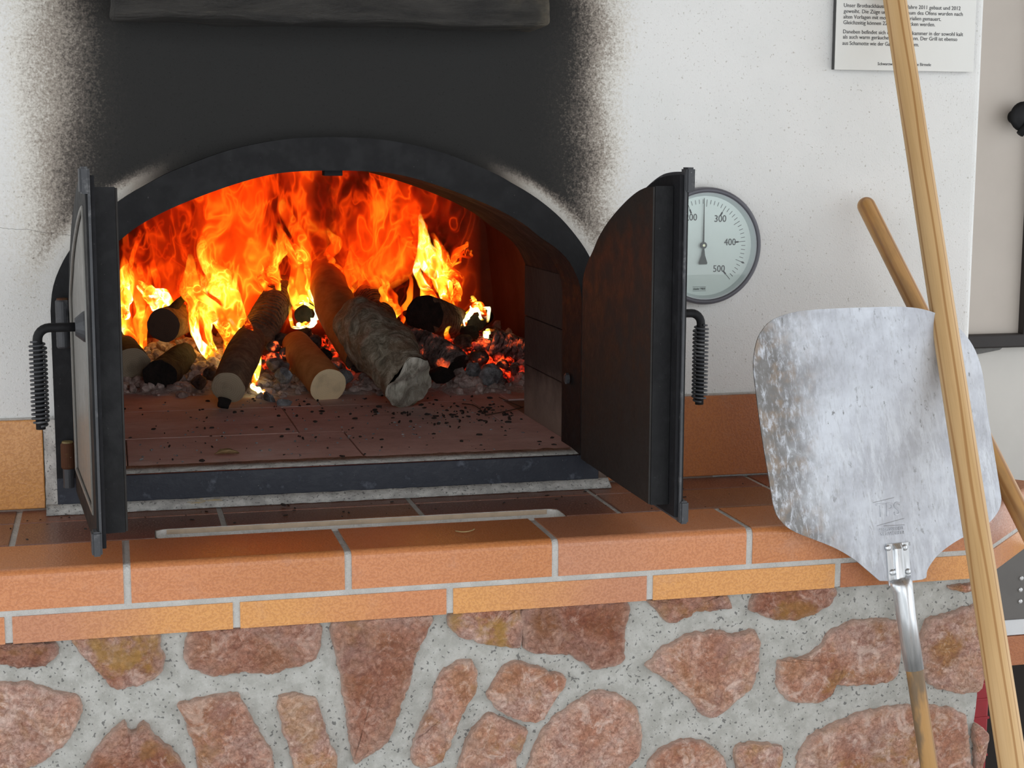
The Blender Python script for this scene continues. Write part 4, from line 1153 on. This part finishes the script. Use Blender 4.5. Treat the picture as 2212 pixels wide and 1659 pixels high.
# ------------------------------------------------------------------ firewood
def build_log(name, spine, label, bark='bark', end='cut_grey', rough=.06, scale=False, seed=0, group='burning logs', end_rough=0.0, stub=None, nseg=46, nang=40, lobe=0.0):
    """spine: (u, v, depth y, radius in m) from the near end to the far end"""
    C = [at(u, v, y) for u, v, y, r in spine]; R = [s[3] for s in spine]
    path = catmull(C, max(6, nseg // (len(C) - 1))); rr = lerp_list([(r,) for r in R], len(path))
    rr = [r[0] for r in rr]; n = len(path)
    L = [0]
    for a, b in zip(path, path[1:]): L.append(L[-1] + (b - a).length)
    root = thing(name, (path[0].x, path[0].y, path[0].z - rr[0]), label, 'log', group)
    def rad(i, a):
        ca, sa = math.cos(a), math.sin(a); r = rr[i]
        r *= 1 + rough * rnd((ca * 1.3 + seed, sa * 1.3, L[i] * 14)) + rough * .4 * rnd((ca * 4 + seed, sa * 4, L[i] * 45))
        if lobe: r *= 1 + lobe * math.cos(2 * a + .9) * max(.25, 1 - L[i] * 7) + lobe * .5 * math.cos(3 * a + 2.0) * max(0, 1 - L[i] * 14)
        if scale:
            ph = (L[i] * 78 + 1.2 * rnd((ca * 1.6, sa * 1.6, L[i] * 12 + seed)) + .35 * math.sin(a * 2)) % 1.0
            r *= (.72 + 1.25 * ph) if ph < .28 else (1.09 - .06 * ph)
        return r
    V, Fc = tube(path, rad, nang, False)
    body = mesh_obj('bark', V, Fc, M[bark], root, not scale)
    # near end face: rings to the centre
    m = 7; EV, EF = [], []
    c0 = path[0]; t = (path[1] - path[0]).normalized()
    for j in range(m):
        s = 1 - j / m
        for k in range(nang):
            p = c0 + (V[k] - c0) * s
            p = p - t * (end_rough * rnd((p.x * 40 + seed, p.y * 40, p.z * 40)) + (.0012 if j else 0))
            EV.append(p)
    EV.append(c0 - t * .0012)
    for j in range(m - 1):
        for k in range(nang): EF.append((j * nang + k, (j + 1) * nang + k, (j + 1) * nang + (k + 1) % nang, j * nang + (k + 1) % nang))
    for k in range(nang): EF.append(((m - 1) * nang + k, len(EV) - 1, (m - 1) * nang + (k + 1) % nang))
    e = bpy.data.meshes.new('cut_end'); e.from_pydata([tuple(p - c0) for p in EV], [], EF); e.materials.append(M[end]); e.shade_smooth()
    eo = bpy.data.objects.new('cut_end', e); COL.objects.link(eo); eo.parent = root; eo.location = c0 - root.location
    c1 = path[-1]; FV = V[-nang:] + [c1]
    mesh_obj('far_end', FV, [(k, (k + 1) % nang, nang) for k in range(nang)], M['char'], root)
    if stub:
        sp = [at(u, v, y) for u, v, y, r in stub]; P2 = catmull(sp, 5); r2 = [r[0] for r in lerp_list([(s[3],) for s in stub], len(P2))]
        V, Fc = tube(P2, lambda i, a: r2[i] * (1 + .15 * rnd((math.cos(a), math.sin(a), i * .5))), 12); mesh_obj('branch_stub', V, Fc, M['char'], root, True)
    return root
build_log('firewood_log', [(885, 829, .405, .0435), (866, 803, .435, .0415), (842, 770, .49, .0475), (808, 728, .57, .0525), (780, 700, .63, .047), (768, 688, .66, .036)],
          'large grey weathered log with a broken pale end, at the front of the fire', 'weathered', 'weathered_end', .20, False, 3, end_rough=.012, nseg=60, nang=56, lobe=.13)
build_log('firewood_log', [(778, 778, .64, .026), (750, 715, .73, .036), (722, 655, .84, .038), (706, 605, .96, .034), (698, 575, 1.04, .03)],
          'cracked reddish-brown trunk rising behind the large weathered log', 'bark_orange', 'bark', .10, False, 4, nseg=60)
build_log('firewood_log', [(709, 834, .53, .0310), (684, 803, .59, .0312), (655, 768, .68, .030), (640, 745, .75, .026)],
          'small orange-barked log with a freshly cut cream end', 'bark_orange', 'cut_cream', .03, False, 5)
build_log('firewood_log', [(493, 838, .48, .0275), (507, 805, .53, .029), (525, 765, .62, .030), (540, 735, .70, .027)],
          'short log with a grey cut end and flames along its top', 'bark', 'cut_grey', .06, False, 8, stub=[(486, 862, .475, .011), (481, 880, .47, .009)])
build_log('firewood_log', [(286, 791, .74, .0325), (272, 770, .84, .032), (255, 740, 1.0, .03)],
          'pale split-ended log half hidden behind the inner door edge', 'char', 'cut_grey', .08, False, 11)
build_log('firewood_log', [(345, 814, .68, .030), (358, 804, .71, .031), (384, 780, .77, .0245), (398, 766, .82, .022)],
          'knobbly log charred black all over beside the pale log', 'char', 'char', .16, False, 13)
build_log('firewood_log', [(353, 703, .78, .0300), (385, 690, .86, .029), (425, 668, .97, .027)],
          'dark round log propped above the others with a thin branch stub', 'bark', 'cut_dark', .07, False, 17, stub=[(360, 680, .80, .008), (380, 660, .82, .008), (395, 645, .85, .006), (408, 637, .86, .007)])
build_log('firewood_log', [(553, 735, .78, .031), (575, 690, .86, .031), (603, 640, .98, .029), (612, 622, 1.05, .026)],
          'log burnt into curved charcoal scales left of the glowing gap', 'char_scale', 'char_scale', .05, True, 19, nseg=330, nang=44)
build_log('firewood_log', [(655, 680, .88, .0165), (670, 668, .98, .0165), (690, 655, 1.08, .015)],
          'thin black log end ringed by a bright flame', 'char', 'char', .08, False, 23)
build_log('firewood_log', [(825, 700, .80, .027), (812, 668, .90, .031), (795, 640, 1.0, .029), (780, 622, 1.08, .026)],
          'scaled charcoal log behind the large weathered log', 'char_scale', 'char_scale', .05, True, 29, nseg=330, nang=44)
build_log('firewood_log', [(917, 681, .78, .0350), (945, 688, .85, .034), (985, 700, .96, .030), (1012, 712, 1.02, .022)],
          'black charred log end facing out of the embers', 'char_scale', 'char', .07, True, 31, nseg=240, nang=44)
build_log('firewood_log', [(1030, 697, .90, .0165), (1040, 690, .98, .016), (1050, 684, 1.05, .015)],
          'small black log end under a short yellow flame', 'char', 'char', .08, False, 37)
build_log('firewood_log', [(880, 735, .74, .026), (925, 752, .70, .027), (975, 778, .655, .026), (990, 790, .64, .022)],
          'ash-grey glowing log lying across the embers beside the large log', 'char_ash', 'char_glow', .14, True, 41, nseg=200, nang=40)
build_log('firewood_log', [(1062, 742, .78, .026), (1100, 755, .77, .0275), (1150, 770, .75, .027)],
          'ash-grey scaled log lying by the right chamber wall', 'char_ash', 'char', .10, True, 43, nseg=240, nang=40)

# ------------------------------------------------------------------ embers and ash
ICO = None
def ico_lump(c, r, seed, V, Fc):
    global ICO
    if ICO is None:
        bm = bmesh.new(); bmesh.ops.create_icosphere(bm, subdivisions=2, radius=1.0); bm.verts.index_update()
        ICO = ([v.co.copy() for v in bm.verts], [[q.index for q in f.verts] for f in bm.faces]); bm.free()
    o = len(V); rx, ry, rz = r
    q = Matrix.Rotation(seed * 2.3, 3, 'Z') @ Matrix.Rotation(seed * 1.1, 3, 'X')
    for v in ICO[0]:
        k = 1 + .38 * rnd((v.x * 1.4 + seed * 7.1, v.y * 1.4, v.z * 1.4)) + .12 * rnd((v.x * 4 + seed, v.y * 4, v.z * 4))
        p = q @ Vector((v.x * rx * k, v.y * ry * k, v.z * rz * k)); V.append(c + p)
    Fc += [[i + o for i in f] for f in ICO[1]]
def build_embers():
    V, Fc = [], []
    random.seed(21)
    hotspots = [(630, 720, 70), (600, 770, 45), (770, 790, 40), (1010, 760, 60), (940, 760, 45), (1080, 795, 50), (690, 760, 50), (870, 770, 40)]
    def hotness(u, v):
        return max([max(0, 1 - math.hypot((u - a) / r, (v - b) / (r * .8)) ** 2 * .6) for a, b, r in hotspots] + [0])
    cnt = 0; H = []
    # low heap, laid over the floor area where the fire burns
    while cnt < 2600:
        x, y = random.uniform(XC - .33, XC + .50), random.uniform(.50, 1.12)
        edge = .60 + .05 * rnd((x * 9, 2, 0)) + (.06 if x < .36 else 0) - (.05 if x > .72 else 0)
        if y < edge - .05: continue
        dens = min(1, max(0, (y - edge + .05) / .10))
        if random.random() > dens: continue
        h = .052 * min(1, max(0, (y - edge) / .22)) * (.75 + .5 * rnd((x * 8, y * 8, 5)))
        r = random.choice((.004, .006, .008, .011)) * random.uniform(.7, 1.2) * (.55 + .45 * dens)
        c = Vector((x, y, ZFL + r * .45 + max(0, h) * random.uniform(.5, 1)))
        n0 = len(V)
        ico_lump(c, (r * random.uniform(.8, 1.6), r, r * random.uniform(.6, .9)), cnt * .37, V, Fc)
        d = c - CAM; dd = ROT.transposed() @ d
        u, v = W_PX / 2 + F_PX * dd.x / dd.y, H_PX / 2 - F_PX * dd.z / dd.y
        hv = min(1, hotness(u, v) * random.uniform(.5, 1.3))
        H += [hv] * (len(V) - n0); cnt += 1
    o = mesh_obj('embers', V, Fc, M['embers'], origin=(XC, .8, ZFL)); tag(o, 'bed of glowing embers and grey ash crumbs under the logs', 'embers', kind='stuff')
    a = o.data.attributes.new('hot', 'FLOAT', 'POINT'); a.data.foreach_set('value', H)
    # ash drift under everything
    V, Fc = [], []; nx, ny = 70, 34
    for j in range(ny + 1):
        for i in range(nx + 1):
            x = XC - .40 + .93 * i / nx; y = .50 + .72 * j / ny
            edge = .575 + .05 * rnd((x * 9, 2, 0)) + (.06 if x < .36 else 0) - (.05 if x > .72 else 0)
            h = min(1, max(-.05, (y - edge) / .22)); z = ZFL - .0012 + .040 * h * (.7 + .5 * rnd((x * 8, y * 8, 5))) + .0035 * rnd((x * 60, y * 60, 1)) * (1 if h > 0 else 0)
            V.append((x, y, z))
    for j in range(ny):
        for i in range(nx): q = j * (nx + 1) + i; Fc.append((q, q + 1, q + nx + 2, q + nx + 1))
    o = mesh_obj('ash', V, Fc, M['ash'], smooth=True, origin=(XC, .8, ZFL)); tag(o, 'pale wood ash spread over the oven floor', 'ash', kind='stuff')
    # distinct larger coals and ash lumps, placed where the photo shows them
    spots = [(1060, 812, .60, .022, 'ash_lump'), (1022, 800, .62, .014, 'ash_lump'), (905, 800, .60, .013, 'char_glow'), (955, 810, .60, .017, 'char'), (1035, 775, .70, .016, 'char_glow'), (1085, 790, .66, .013, 'char_glow'),
             (612, 812, .60, .014, 'ash_lump'), (600, 790, .64, .015, 'char_ash'), (740, 815, .60, .015, 'ash_lump'), (722, 800, .63, .016, 'char_ash'), (770, 790, .65, .014, 'char_glow'), (640, 745, .75, .016, 'char_glow'),
             (610, 735, .78, .014, 'char_glow'), (680, 740, .74, .015, 'char_glow'), (700, 770, .70, .015, 'char'), (620, 765, .70, .013, 'char_glow'), (590, 750, .74, .012, 'char_glow'), (870, 760, .70, .016, 'char_glow'),
             (1000, 740, .78, .018, 'char_glow'), (1015, 720, .84, .016, 'char'), (1045, 740, .78, .013, 'char_glow'), (1110, 800, .66, .012, 'char_ash'), (430, 825, .66, .013, 'char_ash'), (455, 808, .70, .012, 'char_ash'), (590, 775, .68, .012, 'char_glow'), (660, 725, .80, .015, 'char_glow')]
    for i, (u, v, y, r, m) in enumerate(spots):
        V, Fc = [], []; c = at(u, v, y)
        ico_lump(c, (r * 1.25, r, r * .9), i * 1.7 + 3, V, Fc)
        o = mesh_obj('coal', V, Fc, M[m], origin=(c.x, c.y, c.z - r))
        what = {'ash_lump': 'pale grey ash lump', 'char_glow': 'glowing red coal', 'char': 'black unlit coal', 'char_ash': 'coal dusted with ash tinted firelit pink'}[m]
        where = 'in front of the knobbly charred log' if u < 500 else 'in the gap left of the orange-barked log' if u < 650 else 'between the orange-barked and the large weathered log' if u < 800 else 'beside the ash-grey glowing log' if u < 965 else 'below the small black log end' if v < 770 else 'in the ash before the scaled log by the right wall'
        lab = what + ' ' + where
        tag(o, lab, 'coal', {'ash_lump': 'ash lumps', 'char_glow': 'glowing coals', 'char': 'black coals', 'char_ash': 'ashy coals'}[m])
build_embers()

# ------------------------------------------------------------------ flames
def set_attr(o, **kw):
    for k, vals in kw.items():
        a = o.data.attributes.new(k, 'FLOAT', 'POINT'); a.data.foreach_set('value', vals)
def flame_tongue(parent, spine, y, mat, seed, heat0=1.0, heat1=.35):
    wide = max(w for u, v, w in spine)
    if wide < 20: return flame_lick(parent, spine, y, mat, seed, heat0, heat1)
    rr = random.Random(int(seed * 10)); n = 4 if wide > 40 else 3
    flame_lick(parent, [(u, v, w * .8) for u, v, w in spine], y + .02, mat, seed, heat0 * .72, heat1)
    for k in range(n):
        o = (k / (n - 1) - .5) * .8; lean = rr.uniform(-.35, .35); cut = rr.uniform(.55, 1.0); m = len(spine)
        sub = []
        for i, (u, v, w) in enumerate(spine):
            f = i / (m - 1); vv = spine[0][1] + (v - spine[0][1]) * (cut if cut < 1 else 1)
            ph = math.sin(f * 5 + seed + k * 2.1) * w * .16
            sub.append((u + (o + lean * f) * w * .8 + ph, vv + rr.uniform(-4, 4), max(3.5, w * rr.uniform(.26, .5))))
        flame_lick(parent, sub, y - .02 + .012 * k, mat, seed + k * 1.37, heat0 * rr.uniform(.9, 1.25), heat1)
def flame_lick(parent, spine, y, mat, seed, heat0=1.0, heat1=.35, name='flame_tongue'):
    """closed lens-shaped hull along a spine of (u, v, width px); y depth"""
    C = [at(u, v, y + .02 * math.sin(i * 1.7 + seed)) for i, (u, v, w) in enumerate(spine)]
    per = max(4, 48 // (len(C) - 1)); path = catmull(C, per); n = len(path)
    wid = [w[0] for w in lerp_list([(s[2] * px_size(c) / 2,) for s, c in zip(spine, C)], n)]
    V, Fc, env, heat = [], [], [], []; na = 22
    for i, p in enumerate(path):
        t = (path[min(i + 1, n - 1)] - path[max(i - 1, 0)]).normalized(); sx = Vector((1, .12, 0)); sx = (sx - t * sx.dot(t)).normalized(); sy = t.cross(sx)
        f = i / (n - 1)
        for k in range(na):
            a = 2 * math.pi * k / na; ca, sa = math.cos(a), math.sin(a)
            w = wid[i] * (1 + .30 * rnd((ca * 1.1 + seed * 3, f * 6, seed)) + .12 * rnd((ca * 2 + seed, f * 17, 4)))
            off = sx * (.010 * rnd((seed * 5, f * 5, 1))) + sy * (.012 * rnd((seed * 5, f * 5 + 9, 2)))
            V.append(p + off + sx * ca * w + sy * sa * w * .55)
            ed = min(1, (1 - abs(ca) ** 2) * 1.5)
            env.append(ed * min(1, f * 9 + .25) * min(1, (1 - f) * 2.2)); heat.append(heat0 + (heat1 - heat0) * f ** .8)
    for i in range(n - 1):
        for k in range(na): k2 = (k + 1) % na; Fc.append((i * na + k, i * na + k2, (i + 1) * na + k2, (i + 1) * na + k))
    o = mesh_obj(name, V, Fc, mat, parent, True); set_attr(o, env=env, glow=heat); return o
def flame_curtain(parent, u0, u1, vb, vt, y, mat, seed, heat0, heat1, thick=.05, name='flame_sheet'):
    """closed wavy double sheet; vb(u), vt(u) pixel heights of its lower and upper edge"""
    nu, nv = 70, 44; V, Fc, env, heat = [], [], [], []
    for side in (0, 1):
        for j in range(nv + 1):
            g = j / nv
            for i in range(nu + 1):
                f = i / nu; u = u0 + (u1 - u0) * f
                v = vb(u) + (vt(u) - vb(u)) * g
                d = .05 * rnd((f * 5 + seed, g * 2.2, seed * 2)) + .025 * rnd((f * 13, g * 5 + seed, side * 3 + seed))
                lens = math.sin(math.pi * min(max(f, 0), 1)) ** .5 * math.sin(math.pi * min(max(g * .92 + .04, 0), 1)) ** .5
                V.append(at(u, v, y + d + (thick if side else -thick) * .5 * lens))
                e = min(1, 7 * f, 7 * (1 - f)) * min(1, 6 * g + .05, 9 * (1 - g) + .35)
                env.append(e); heat.append(heat0 + (heat1 - heat0) * g)
    m = (nu + 1) * (nv + 1)
    for side in (0, 1):
        for j in range(nv):
            for i in range(nu): q = side * m + j * (nu + 1) + i; Fc.append((q, q + 1, q + nu + 2, q + nu + 1) if side == 0 else (q, q + nu + 1, q + nu + 2, q + 1))
    o = mesh_obj(name, V, Fc, mat, parent, True); set_attr(o, env=env, glow=heat); return o
def build_fire():
    B, T, Hh = M['flame_back'], M['flame'], M['flame_hot']
    def fire(u, v, y, label): return thing('flame', at(u, v, y), label, 'flame', 'flames in the oven')
    r = fire(650, 700, 1.1, 'broad dull red sheet of flame rolling under the vault')
    flame_curtain(r, 215, 1040, lambda u: 720, lambda u: 345, 1.12, B, 1.0, .75, .62)
    flame_curtain(r, 225, 715, lambda u: 700, lambda u: 350, .98, B, 4.0, 1.45, .85)
    flame_curtain(r, 705, 1015, lambda u: 600 + 40 * math.sin((u - 700) / 60), lambda u: 355, .95, B, 7.3, 1.1, .95)
    r = fire(450, 800, .85, 'tall bright yellow flame between the propped log and the short log')
    for i, s in enumerate(([(505, 800, 30), (512, 730, 62), (500, 660, 70), (472, 600, 76), (440, 555, 46), (425, 505, 10)],
              [(470, 790, 20), (442, 725, 46), (428, 655, 60), (408, 610, 52), (416, 550, 12)],
              [(548, 815, 10), (545, 745, 26), (522, 685, 34), (503, 622, 40), (512, 555, 8)],
              [(530, 790, 14), (500, 700, 30), (480, 640, 44), (455, 560, 30), (470, 500, 8)],
              [(400, 720, 14), (395, 675, 36), (390, 620, 40), (400, 560, 8)])):
        flame_tongue(r, s, .80 + .02 * i, Hh if i < 3 else T, i + 1.3, 1.0, .42)
    flame_tongue(r, [(548, 832, 12), (560, 795, 16), (548, 745, 14), (528, 690, 18), (520, 650, 6)], .66, Hh, 9.1, 1.1, .6)
    flame_tongue(r, [(572, 852, 12), (555, 838, 14), (548, 826, 6)], .60, Hh, 9.7, 1.3, 1.0)
    r = fire(340, 690, .92, 'pointed yellow flame flaring over the propped log')
    flame_tongue(r, [(338, 682, 14), (350, 664, 46), (338, 640, 54), (318, 622, 22), (305, 610, 5)], .90, Hh, 12.2, 1.1, .6)
    flame_tongue(r, [(398, 690, 16), (415, 655, 40), (425, 620, 44), (432, 575, 10)], .95, Hh, 13.2, 1.1, .5)
    r = fire(270, 790, .9, 'orange flame rising beside the open inner door edge')
    flame_tongue(r, [(272, 795, 24), (280, 720, 44), (268, 640, 44), (278, 560, 34), (272, 490, 8)], .90, T, 15.5, 1.35, .6)
    flame_tongue(r, [(266, 690, 14), (268, 660, 26), (272, 610, 30), (270, 570, 8)], .86, Hh, 16.5, 1.1, .5)
    flame_tongue(r, [(310, 760, 18), (300, 690, 40), (312, 610, 48), (300, 520, 30), (318, 450, 8)], 1.0, T, 17.5, .9, .5)
    r = fire(655, 690, .9, 'tall twisting flame over the ringed black log end')
    for i, s in enumerate(([(658, 668, 46), (648, 640, 56), (640, 605, 48), (655, 560, 40), (645, 510, 44), (622, 450, 40), (606, 400, 10)],
              [(612, 650, 12), (598, 610, 36), (582, 570, 44), (604, 530, 30), (600, 480, 8)],
              [(690, 672, 10), (682, 620, 24), (700, 560, 34), (728, 520, 34), (705, 488, 6)],
              [(580, 640, 10), (565, 600, 30), (545, 560, 34), (560, 510, 6)])):
        flame_tongue(r, s, .93 + .02 * i, T, i + 20.3, 1.25, .6)
    ring = [(655 + 27 * math.cos(a), 680 + 27 * math.sin(a)) for a in [math.radians(210 + 24 * k) for k in range(16)]]
    flame_tongue(r, [(u, v, 9) for u, v in ring], .865, Hh, 25.1, 1.4, 1.2)
    flame_tongue(r, [(640, 702, 8), (662, 704, 18), (680, 694, 16), (684, 680, 6)], .86, Hh, 25.8, 1.5, 1.3)
    r = fire(840, 700, .85, 'slender yellow flame behind the large weathered log')
    flame_tongue(r, [(842, 700, 22), (846, 665, 40), (834, 630, 32), (828, 600, 6)], .86, T, 30.3, 1.5, .8)
    flame_tongue(r, [(868, 700, 10), (870, 670, 16), (885, 630, 14), (880, 590, 5)], .90, T, 31.3, 1.1, .6)
    flame_tongue(r, [(770, 640, 14), (765, 600, 40), (780, 560, 50), (770, 500, 12)], 1.0, T, 32.3, .8, .5)
    r = fire(960, 700, .9, 'bright yellow flame climbing from the black charred log')
    for i, s in enumerate(([(1000, 700, 8), (975, 660, 30), (955, 615, 50), (935, 570, 48), (918, 520, 40), (905, 460, 8)],
              [(985, 650, 20), (978, 600, 40), (955, 550, 40), (938, 500, 8)],
              [(915, 650, 24), (930, 620, 40), (925, 575, 40), (915, 520, 8)],
              [(960, 580, 12), (985, 545, 20), (1005, 530, 16), (1018, 518, 4)],
              [(900, 560, 20), (890, 500, 60), (885, 440, 60), (875, 390, 10)])):
        flame_tongue(r, s, .90 + .025 * i, (Hh, Hh, T, T, B)[i], i + 40.3, (.85, .85, 1.3, 1.2, 1.4)[i], (.6, .6, .6, .7, .9)[i])
    r = fire(1030, 690, .92, 'short forked yellow flame over the small black log end')
    flame_tongue(r, [(1006, 704, 6), (1006, 680, 12), (1022, 664, 24), (1046, 668, 22), (1050, 690, 8)], .89, Hh, 50.1, 1.3, 1.1)
    flame_tongue(r, [(1035, 672, 14), (1024, 655, 16), (1018, 642, 5)], .90, Hh, 51.1, 1.0, .6)
    flame_tongue(r, [(1055, 750, 6), (1057, 732, 10), (1052, 720, 16), (1060, 714, 5)], .80, Hh, 52.1, 1.2, 1.0)
    flame_tongue(r, [(990, 770, 6), (975, 748, 14), (970, 725, 14), (974, 708, 4)], .72, T, 53.1, 1.4, .9)
build_fire()

# ------------------------------------------------------------------ small litter
def build_litter():
    random.seed(5)
    V, Fc = [], []
    c = atz(432, 1084, .004)
    for i in range(34):
        a = random.uniform(-.5, .5) + (math.pi if random.random() < .5 else 0); l = random.uniform(.006, .02)
        p = c + Vector((random.gauss(0, .009), random.gauss(0, .005) - .01, .002 + abs(random.gauss(0, .002))))
        v, f = tube([p, p + Vector((math.cos(a) * l, math.sin(a) * l * .5, random.uniform(-.001, .003)))], .0004, 4); o = len(V); V += v; Fc += [[k + o for k in q] for q in f]
    o = mesh_obj('straw', V, Fc, M['straw'], origin=c); tag(o, 'small tuft of dry straw against the iron sill', 'straw', kind='stuff')
    # crumbs of char and ash on the floor slabs and the shelf
    for nm, mat, lab, cnt in (('char_crumbs', 'crumb', 'tiny black char crumbs scattered on the oven floor', 260), ('ash_flakes', 'ash_lump', 'tiny pale ash flakes scattered on the oven floor', 200)):
        V, Fc = [], []
        for i in range(cnt):
            x, y = random.uniform(XC - .30, XC + .33), random.uniform(.02, .56)
            if nm[0] == 'c' and random.random() < .5: x, y = random.gauss(.70, .07), random.gauss(.33, .07)
            if abs(x - XC) > .335 or y < .02: continue
            r = random.uniform(.0006, .0019) * (1.3 if nm[0] == 'c' else .8)
            n0 = len(V); ico_lump(Vector((x, y, ZFL + r * .5)), (r * random.uniform(1, 2.6), r, r * .6), i * .9, V, Fc)
        o = mesh_obj(nm, V, Fc, M[mat], origin=(XC, .3, ZFL)); tag(o, lab, 'crumbs' if nm[0] == 'c' else 'ash', kind='stuff')
    V, Fc = [], []
    for i in range(90):
        x, y = random.uniform(-.1, 1.1), random.uniform(-.19, -.05)
        if .19 < x < .72 and y < -.14: continue
        r = random.uniform(.0005, .0015); ico_lump(Vector((x, y, r * .5)), (r * random.uniform(1, 3), r, r * .5), i * .7, V, Fc)
    o = mesh_obj('shelf_crumbs', V, Fc, M['crumb'], origin=(.5, -.12, 0)); tag(o, 'tiny dark crumbs scattered on the shelf tiles', 'crumbs', kind='stuff')
    # single bits
    def twig(pts, r, label, mat='twig', nm='twig', z=None):
        P = [atz(u, v, zz) for u, v, zz in pts]; V, Fc = tube(catmull(P, 5), r, 6)
        o = mesh_obj(nm, V, Fc, M[mat], origin=P[0], smooth=True); tag(o, label, nm.replace('_', ' ')); return o
    zf = ZFL + .0014
    twig([(1048, 897, zf), (1085, 890, zf + .001), (1120, 882, zf + .003), (1130, 879, zf + .002)], .0009, 'thin dark twig lying near the right jamb')
    twig([(1128, 880, zf), (1100, 868, zf + .003), (1078, 858, zf + .001)], .0008, 'thin dark twig pointing from the jamb to the ash')
    twig([(998, 872, zf), (1025, 876, zf + .001), (1050, 896, zf)], .0009, 'bent dark twig lying in front of the ash')
    twig([(965, 836, zf), (970, 825, zf + .012), (974, 812, zf + .02)], .0008, 'upright thin twig in the ash beside the large log')
    twig([(984, 1147, .002), (1000, 1149, .003), (1016, 1147, .003), (1025, 1143, .002)], .0008, 'pale curved straw on the front tile', 'straw', 'straw_stalk')
    c = atz(1012, 1057, .003); V, Fc = [], []; ico_lump(c, (.0045, .0022, .0018), 4.4, V, Fc)
    o = mesh_obj('char_bit', V, Fc, M['crumb'], origin=c); tag(o, 'black char bit on the tiles before the sill', 'char')
    c = atz(612, 1090, .003); V, Fc = [], []; ico_lump(c, (.005, .002, .0018), 6.4, V, Fc)
    o = mesh_obj('char_bit', V, Fc, M['crumb'], origin=c); tag(o, 'flat dark char sliver by the tile joint', 'char')
    # curled leaf on the oven floor
    V, Fc = [], []; c = atz(490, 984, ZFL + .001)
    for i in range(13):
        for j in range(7):
            f, gq = i / 12 * 2 - 1, j / 6 * 2 - 1
            w = (1 - abs(f) ** 2.2) * .010
            V.append(c + Vector((f * .017, gq * w * .7, .0015 + .006 * abs(gq) ** 1.4 * (1 - f * f) + .002 * rnd((f * 3, gq * 3, 1)) + .0015)))
    for i in range(12):
        for j in range(6): q = i * 7 + j; Fc.append((q, q + 7, q + 8, q + 1))
    o = mesh_obj('dry_leaf', V, Fc, M['leaf'], origin=c, smooth=True); tag(o, 'curled dry brown leaf on the oven floor near the sill', 'leaf')
    md = o.modifiers.new('thickness', 'SOLIDIFY'); md.thickness = .0005
    # grey ash flakes by the slab joint
    for (u, v, r, lab) in ((582, 862, .014, 'brittle grey ash flake in front of the short log'), (614, 872, .009, 'small grey ash flake at the slab joint')):
        c = atz(u, v, ZFL + .003); V, Fc = [], []; ico_lump(c, (r * 1.4, r, r * .35), u * .1, V, Fc)
        o = mesh_obj('ash_flake', V, Fc, M['ash_lump'], origin=c - Vector((0, 0, .003))); tag(o, lab, 'ash')
build_litter()
